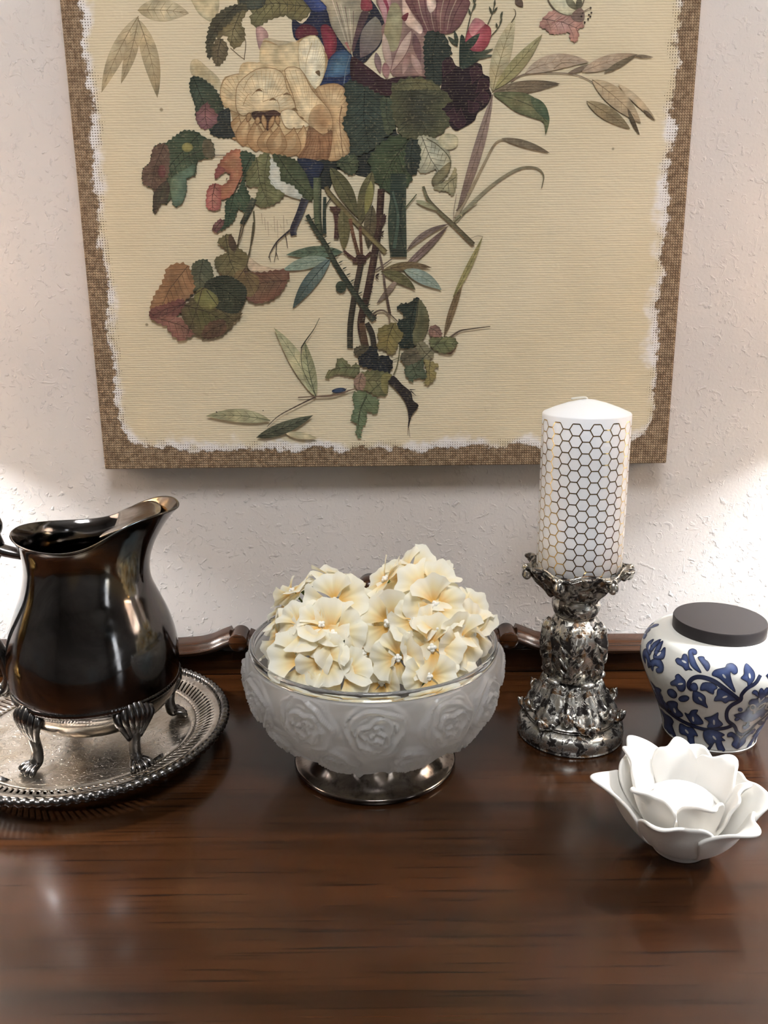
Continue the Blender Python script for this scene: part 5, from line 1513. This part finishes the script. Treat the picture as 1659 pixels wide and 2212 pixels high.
hx = hexm.build('honeycomb_foil', 'gold_foil', cand)
hx['label'] = 'thin gold foil honeycomb lines'

# ================================================================== ginger jar
GX, GYY = 0.2915, 0.6745
jar = empty('ginger_jar', (GX, GYY, 0.0), 'blue and white porcelain ginger jar with flat dark lid', 'jar')
jp = prof_spline([(0.0, 0.0015), (0.036, 0.0), (0.0395, 0.0015), (0.0405, 0.006), (0.0425, 0.014), (0.0475, 0.028), (0.0555, 0.046), (0.0620, 0.062), (0.0638, 0.0725), (0.0615, 0.0835), (0.0548, 0.0922), (0.0440, 0.0965), (0.0370, 0.0975), (0.0350, 0.100), (0.0, 0.1005)], 150)
MB().lathe(jp, 128).build('jar_body', 'porcelain', jar)
MB().lathe([(0.0, 0.0945), (0.0375, 0.0945), (0.0386, 0.0952), (0.0386, 0.1068), (0.0380, 0.1080), (0.0, 0.1082)], 96).build('lid', 'lid_black', jar, angle=35)
JPZ = [(r, z) for r, z in jp[8:130]]
_zt = np.arange(JPZ[0][1], JPZ[-1][1], 0.0002)
_rt = np.interp(_zt, [z for r, z in JPZ], [r for r, z in JPZ])
def jar_r(z):
    f = (z - _zt[0]) / 0.0002
    i = int(f)
    if f < 0 or i >= len(_zt) - 1: return None
    return float(_rt[i] + (_rt[i + 1] - _rt[i]) * (f - i))
def jar_hit(px, py):
    d = ray(px, py)
    o = CAMLOC - Vector((GX, GYY, 0))
    t0 = (o.y - 0.07) * -1
    tc = -o.y / d.y
    prev = None
    k = 160
    for i in range(k):
        t = tc * (1 - 0.13) + tc * 0.15 * i / k
        p = o + d * t
        r = jar_r(p.z)
        if r is None: prev = None; continue
        s = math.hypot(p.x, p.y) - r
        if prev is not None and prev[1] > 0 >= s:
            f = prev[1] / (prev[1] - s)
            t = prev[0] + (t - prev[0]) * f
            p = o + d * t
            return math.atan2(p.y, p.x), p.z
        prev = (t, s)
    return None
V = Print()
V.at((1380, 1290), 5.946)
OU, B1, B2, B3 = (22, 24, 40), (46, 62, 112), (74, 94, 146), (38, 48, 86)
def vp(pts, c=B1, c2=B2): V.poly(pts, c, c2, smooth=3, outline=OU, ow=1.1, amt=0.8)
def vl(pts, w, c=B3): V.line(pts, w + 1.8, OU, w + 1.8, nseg=40); V.line(pts, w, c, w, nseg=40)
vl([(1290, 1320), (1130, 1195), (960, 1075), (800, 1025), (700, 1040), (645, 1100), (650, 1155), (690, 1185)], 8.0)
vl([(1560, 1000), (1500, 1100), (1390, 1170), (1320, 1250), (1305, 1320), (1185, 1390), (1130, 1470), (1140, 1580), (1225, 1650), (1270, 1740), (1370, 1765), (1480, 1690)], 6.2)
vl([(250, 1330), (400, 1480), (560, 1590), (750, 1670), (900, 1700), (1100, 1680), (1210, 1640)], 5.4)
vp([(470, 810), (500, 780), (545, 790), (570, 735), (620, 745), (640, 830), (650, 900), (690, 940), (640, 930), (600, 940), (560, 890), (500, 860)])
vp([(640, 690), (690, 662), (740, 685), (745, 730), (705, 740), (690, 715), (740, 850), (805, 970), (720, 930), (660, 860), (640, 770)], B1, B2)
vp([(758, 775), (830, 765), (850, 800), (890, 830), (915, 890), (880, 950), (820, 870)])
vp([(940, 1000), (970, 940), (1050, 915), (1110, 900), (1130, 860), (1200, 850), (1260, 900), (1265, 970), (1220, 990), (1180, 960), (1175, 1000), (1200, 1100), (1240, 1220), (1130, 1130), (1030, 1040)])
vp([(1310, 1040), (1350, 990), (1350, 920), (1380, 850), (1470, 940), (1490, 1020), (1460, 1090), (1400, 1140), (1390, 1090)])
vp([(410, 1090), (470, 1050), (470, 1010), (510, 985), (560, 1030), (600, 1080), (600, 1170), (560, 1210), (510, 1190), (480, 1140), (420, 1130)])
vp([(690, 1100), (740, 1110), (760, 1170), (730, 1215), (680, 1190), (655, 1150)])
vp([(700, 1210), (760, 1210), (850, 1270), (860, 1350), (885, 1420), (800, 1380), (740, 1360), (695, 1310)])
vp([(790, 1190), (820, 1100), (940, 1100), (1010, 1160), (970, 1190), (960, 1240), (900, 1220), (860, 1195)])
vp([(970, 1330), (980, 1280), (1000, 1260), (1010, 1190), (1060, 1180), (1250, 1310), (1160, 1330), (1110, 1360), (1060, 1330)])
V.dot((430, 1235), 72, 48, B1, B2, 0.75, OU, 1.1); V.dot((580, 1300), 68, 40, B1, B2, -0.12, OU, 1.1)
vp([(360, 1350), (440, 1330), (500, 1360), (500, 1430), (560, 1490), (560, 1530), (480, 1530), (400, 1440)])
vp([(590, 1480), (640, 1500), (680, 1450), (760, 1445), (740, 1490), (780, 1530), (830, 1620), (700, 1630), (640, 1570)])
vp([(840, 1550), (920, 1530), (980, 1500), (1020, 1480), (1020, 1560), (1080, 1630), (1000, 1670), (880, 1670), (900, 1600)])
vp([(530, 1620), (620, 1660), (700, 1680), (760, 1780), (710, 1780), (720, 1940), (640, 1860), (620, 1780), (530, 1740)])
vp([(840, 1710), (960, 1700), (1100, 1760), (1060, 1790), (1110, 1840), (1060, 1850), (1120, 2000), (1020, 1960), (980, 1860), (930, 1910), (860, 1850), (830, 1780)])
vl([(940, 1880), (900, 1940), (850, 1970), (820, 1930), (840, 1905)], 5.0)
vp([(280, 1480), (400, 1530), (450, 1600), (430, 1640), (480, 1780), (490, 1850), (400, 1750), (300, 1600)])
vp([(185, 1180), (230, 1155), (290, 1190), (270, 1250), (330, 1390), (240, 1330)])
vp([(1140, 1790), (1140, 1750), (1200, 1730), (1290, 1800), (1290, 1880), (1260, 1945), (1190, 1890), (1220, 1830), (1190, 1790)])
vp([(130, 840), (200, 790), (270, 790), (320, 870), (310, 960), (240, 970), (225, 920), (260, 900), (200, 880), (185, 950), (150, 890)])
vp([(190, 780), (220, 690), (280, 700), (320, 655), (345, 660), (330, 780), (260, 800)])
vp([(140, 690), (190, 590), (290, 545), (200, 660), (180, 690)])
vp([(1410, 1370), (1440, 1310), (1530, 1290), (1540, 1200), (1575, 1165), (1610, 1220), (1610, 1290), (1640, 1310), (1640, 1380), (1530, 1410)])
vp([(1450, 1225), (1480, 1190), (1525, 1210), (1535, 1280), (1490, 1250)])
vp([(1220, 1510), (1350, 1470), (1410, 1400), (1460, 1470), (1480, 1540), (1380, 1600), (1300, 1560)])
V.dot((1300, 1440), 30, 24, B1, B2, 0, OU, 0.8); V.dot((1260, 1560), 36, 22, B1, B2, -0.4, OU, 0.8); V.dot((1360, 1670), 30, 24, B1, B2, 0, OU, 0.8)
vp([(1370, 1640), (1430, 1590), (1510, 1570), (1520, 1650), (1440, 1700)])
for x, y, r in ((1460, 1410, 44), (1520, 1465, 50), (1610, 1390, 40)):
    V.dot((x, y), r, r, (214, 214, 208)); V.dot((x, y), r * 0.55, r * 0.6, OU)
for x, y, rot in ((585, 830, .5), (265, 730, -.8), (1095, 1015, .9), (1420, 1010, 1.4), (540, 1110, -.1), (790, 1300, .8), (1105, 1275, -.3), (700, 1560, 1.4), (965, 1600, 1.5), (970, 1800, .9), (620, 1720, .9), (465, 1450, 1.2), (1545, 1320, 1.4)):
    V.dot((x, y), 34, 13, (222, 222, 218), rot=rot)
THC = -0.98
h0 = jar_hit(1647, 1500)
if h0: THC = h0[0]
def jar_pt(th, z, k):
    r = jar_r(z)
    if r is None: return None
    e = 0.00022 + 0.0000045 * k
    dz_ = 0.001
    ra, rb = jar_r(z - dz_), jar_r(z + dz_)
    if ra is None or rb is None: return None
    nr, nz = 2 * dz_, -(rb - ra)
    L = math.hypot(nr, nz)
    r2, z2 = r + e * nr / L, z + e * nz / L
    return (r2 * cs(th), r2 * sn(th), z2)
_hits = {}
def jar_mapper(mirror, turn):
    def f(x, y, k):
        key = (round(x, 2), round(y, 2))
        if key not in _hits: _hits[key] = jar_hit(x, y)
        h_ = _hits[key]
        if h_ is None: return None
        th, z = h_
        if th > THC + 0.03: return None
        if mirror:
            th = 2 * THC - th
        return jar_pt(th + turn, z, k)
    return f
deco = MB()
def extend(mb2):
    deco.add(mb2.v, mb2.f, mb2.c)
extend(V.mesh(jar_mapper(False, 0)))
extend(V.mesh(jar_mapper(True, 0)))
extend(V.mesh(jar_mapper(False, PI)))
extend(V.mesh(jar_mapper(True, PI)))
dk = deco.build('painted_vines', 'cobalt', jar)
dk['label'] = 'cobalt blue painted vines and blossoms'

# ================================================================== white ceramic flower tealight holder
FX, FY = 0.2075, 0.511
rose = empty('ceramic_flower', (FX, FY, 0.0), 'white ceramic flower tealight holder in front of the ginger jar', 'candle holder')
MB().lathe(prof_spline([(0.0, 0.0), (0.0165, 0.0), (0.019, 0.002), (0.023, 0.010), (0.0255, 0.022), (0.0262, 0.034), (0.0255, 0.036), (0.0242, 0.034), (0.0238, 0.0315), (0.0, 0.0305)], 40), 64).build('cup', 'white_ceramic', rose)
def cer_petal(r0, z0, r1, z1, half_a, lip, seed, cup=0.16):
    rn = random.Random(seed)
    nu, nv = 23, 18
    ph = rn.uniform(0, 6)
    def fn(i, j):
        u = -1 + 2 * i / (nu - 1)
        v = j / (nv - 1)
        # outline: broad rounded petal with a wavy margin and a small middle point
        top = 1.0 - 0.26 * abs(u) ** 4 - 0.05 * u * u + 0.05 * math.exp(-(u / 0.2) ** 2) + 0.05 * sn(6.0 * u + ph)
        vv = v * top
        # bowl-shaped section: runs out along the bottom first, then rises
        r = r0 + (r1 - r0) * sn(PI / 2 * min(vv, 1.05)) ** 0.95
        z = z0 + (z1 - z0) * vv ** 1.25
        a = u * half_a * (0.55 + 0.45 * min(1.0, vv * 1.5) ** 0.7)
        r -= cup * r1 * abs(u) ** 2.2 * vv * 0.55 * -0.35
        e = max(0.0, vv - 0.70) / 0.30
        r += lip * e * e * (1 + 0.45 * sn(3.6 * u + ph))
        z -= lip * 0.45 * e * e * (1 + 0.6 * sn(5.0 * u + ph))
        r += 0.0016 * sn(3.2 * u + ph) * vv
        return (r * cs(a), r * sn(a), z)
    return MB().grid(nu, nv, fn)
OUT = [(-2.05, 0.0440, 0.0500), (-1.02, 0.0455, 0.0500), (-0.02, 0.0460, 0.0520), (0.95, 0.0440, 0.054), (2.02, 0.0450, 0.058), (3.02, 0.0475, 0.053)]
for k, (a, r1, z1) in enumerate(OUT):
    o = cer_petal(0.0150, 0.003, r1, z1, 0.66, 0.0062, 40 + k).build('outer_petal', 'white_ceramic', rose, solid=0.0026, sub=1)
    o.rotation_euler = (0, 0, a)
INN = [(-1.50, 0.0320, 0.0605), (-2.60, 0.0350, 0.0590), (-0.45, 0.0350, 0.0585), (0.50, 0.0350, 0.0610), (1.42, 0.0340, 0.0630), (2.45, 0.0350, 0.0620)]
for k, (a, r1, z1) in enumerate(INN):
    o = cer_petal(0.0205, 0.018, r1, z1, 0.56, 0.0050, 60 + k).build('inner_petal', 'white_ceramic', rose, solid=0.0024, sub=1)
    o.rotation_euler = (0, 0, a)
tl_ = empty('tealight', (FX, FY, 0.0316), 'small round white candle inside the ceramic flower', 'candle')
MB().lathe(prof_spline([(0.0, 0.0), (0.0185, 0.0), (0.0190, 0.001), (0.0190, 0.0085), (0.0182, 0.0098), (0.0, 0.0108)], 24), 48).build('wax_cup', 'wax', tl_)
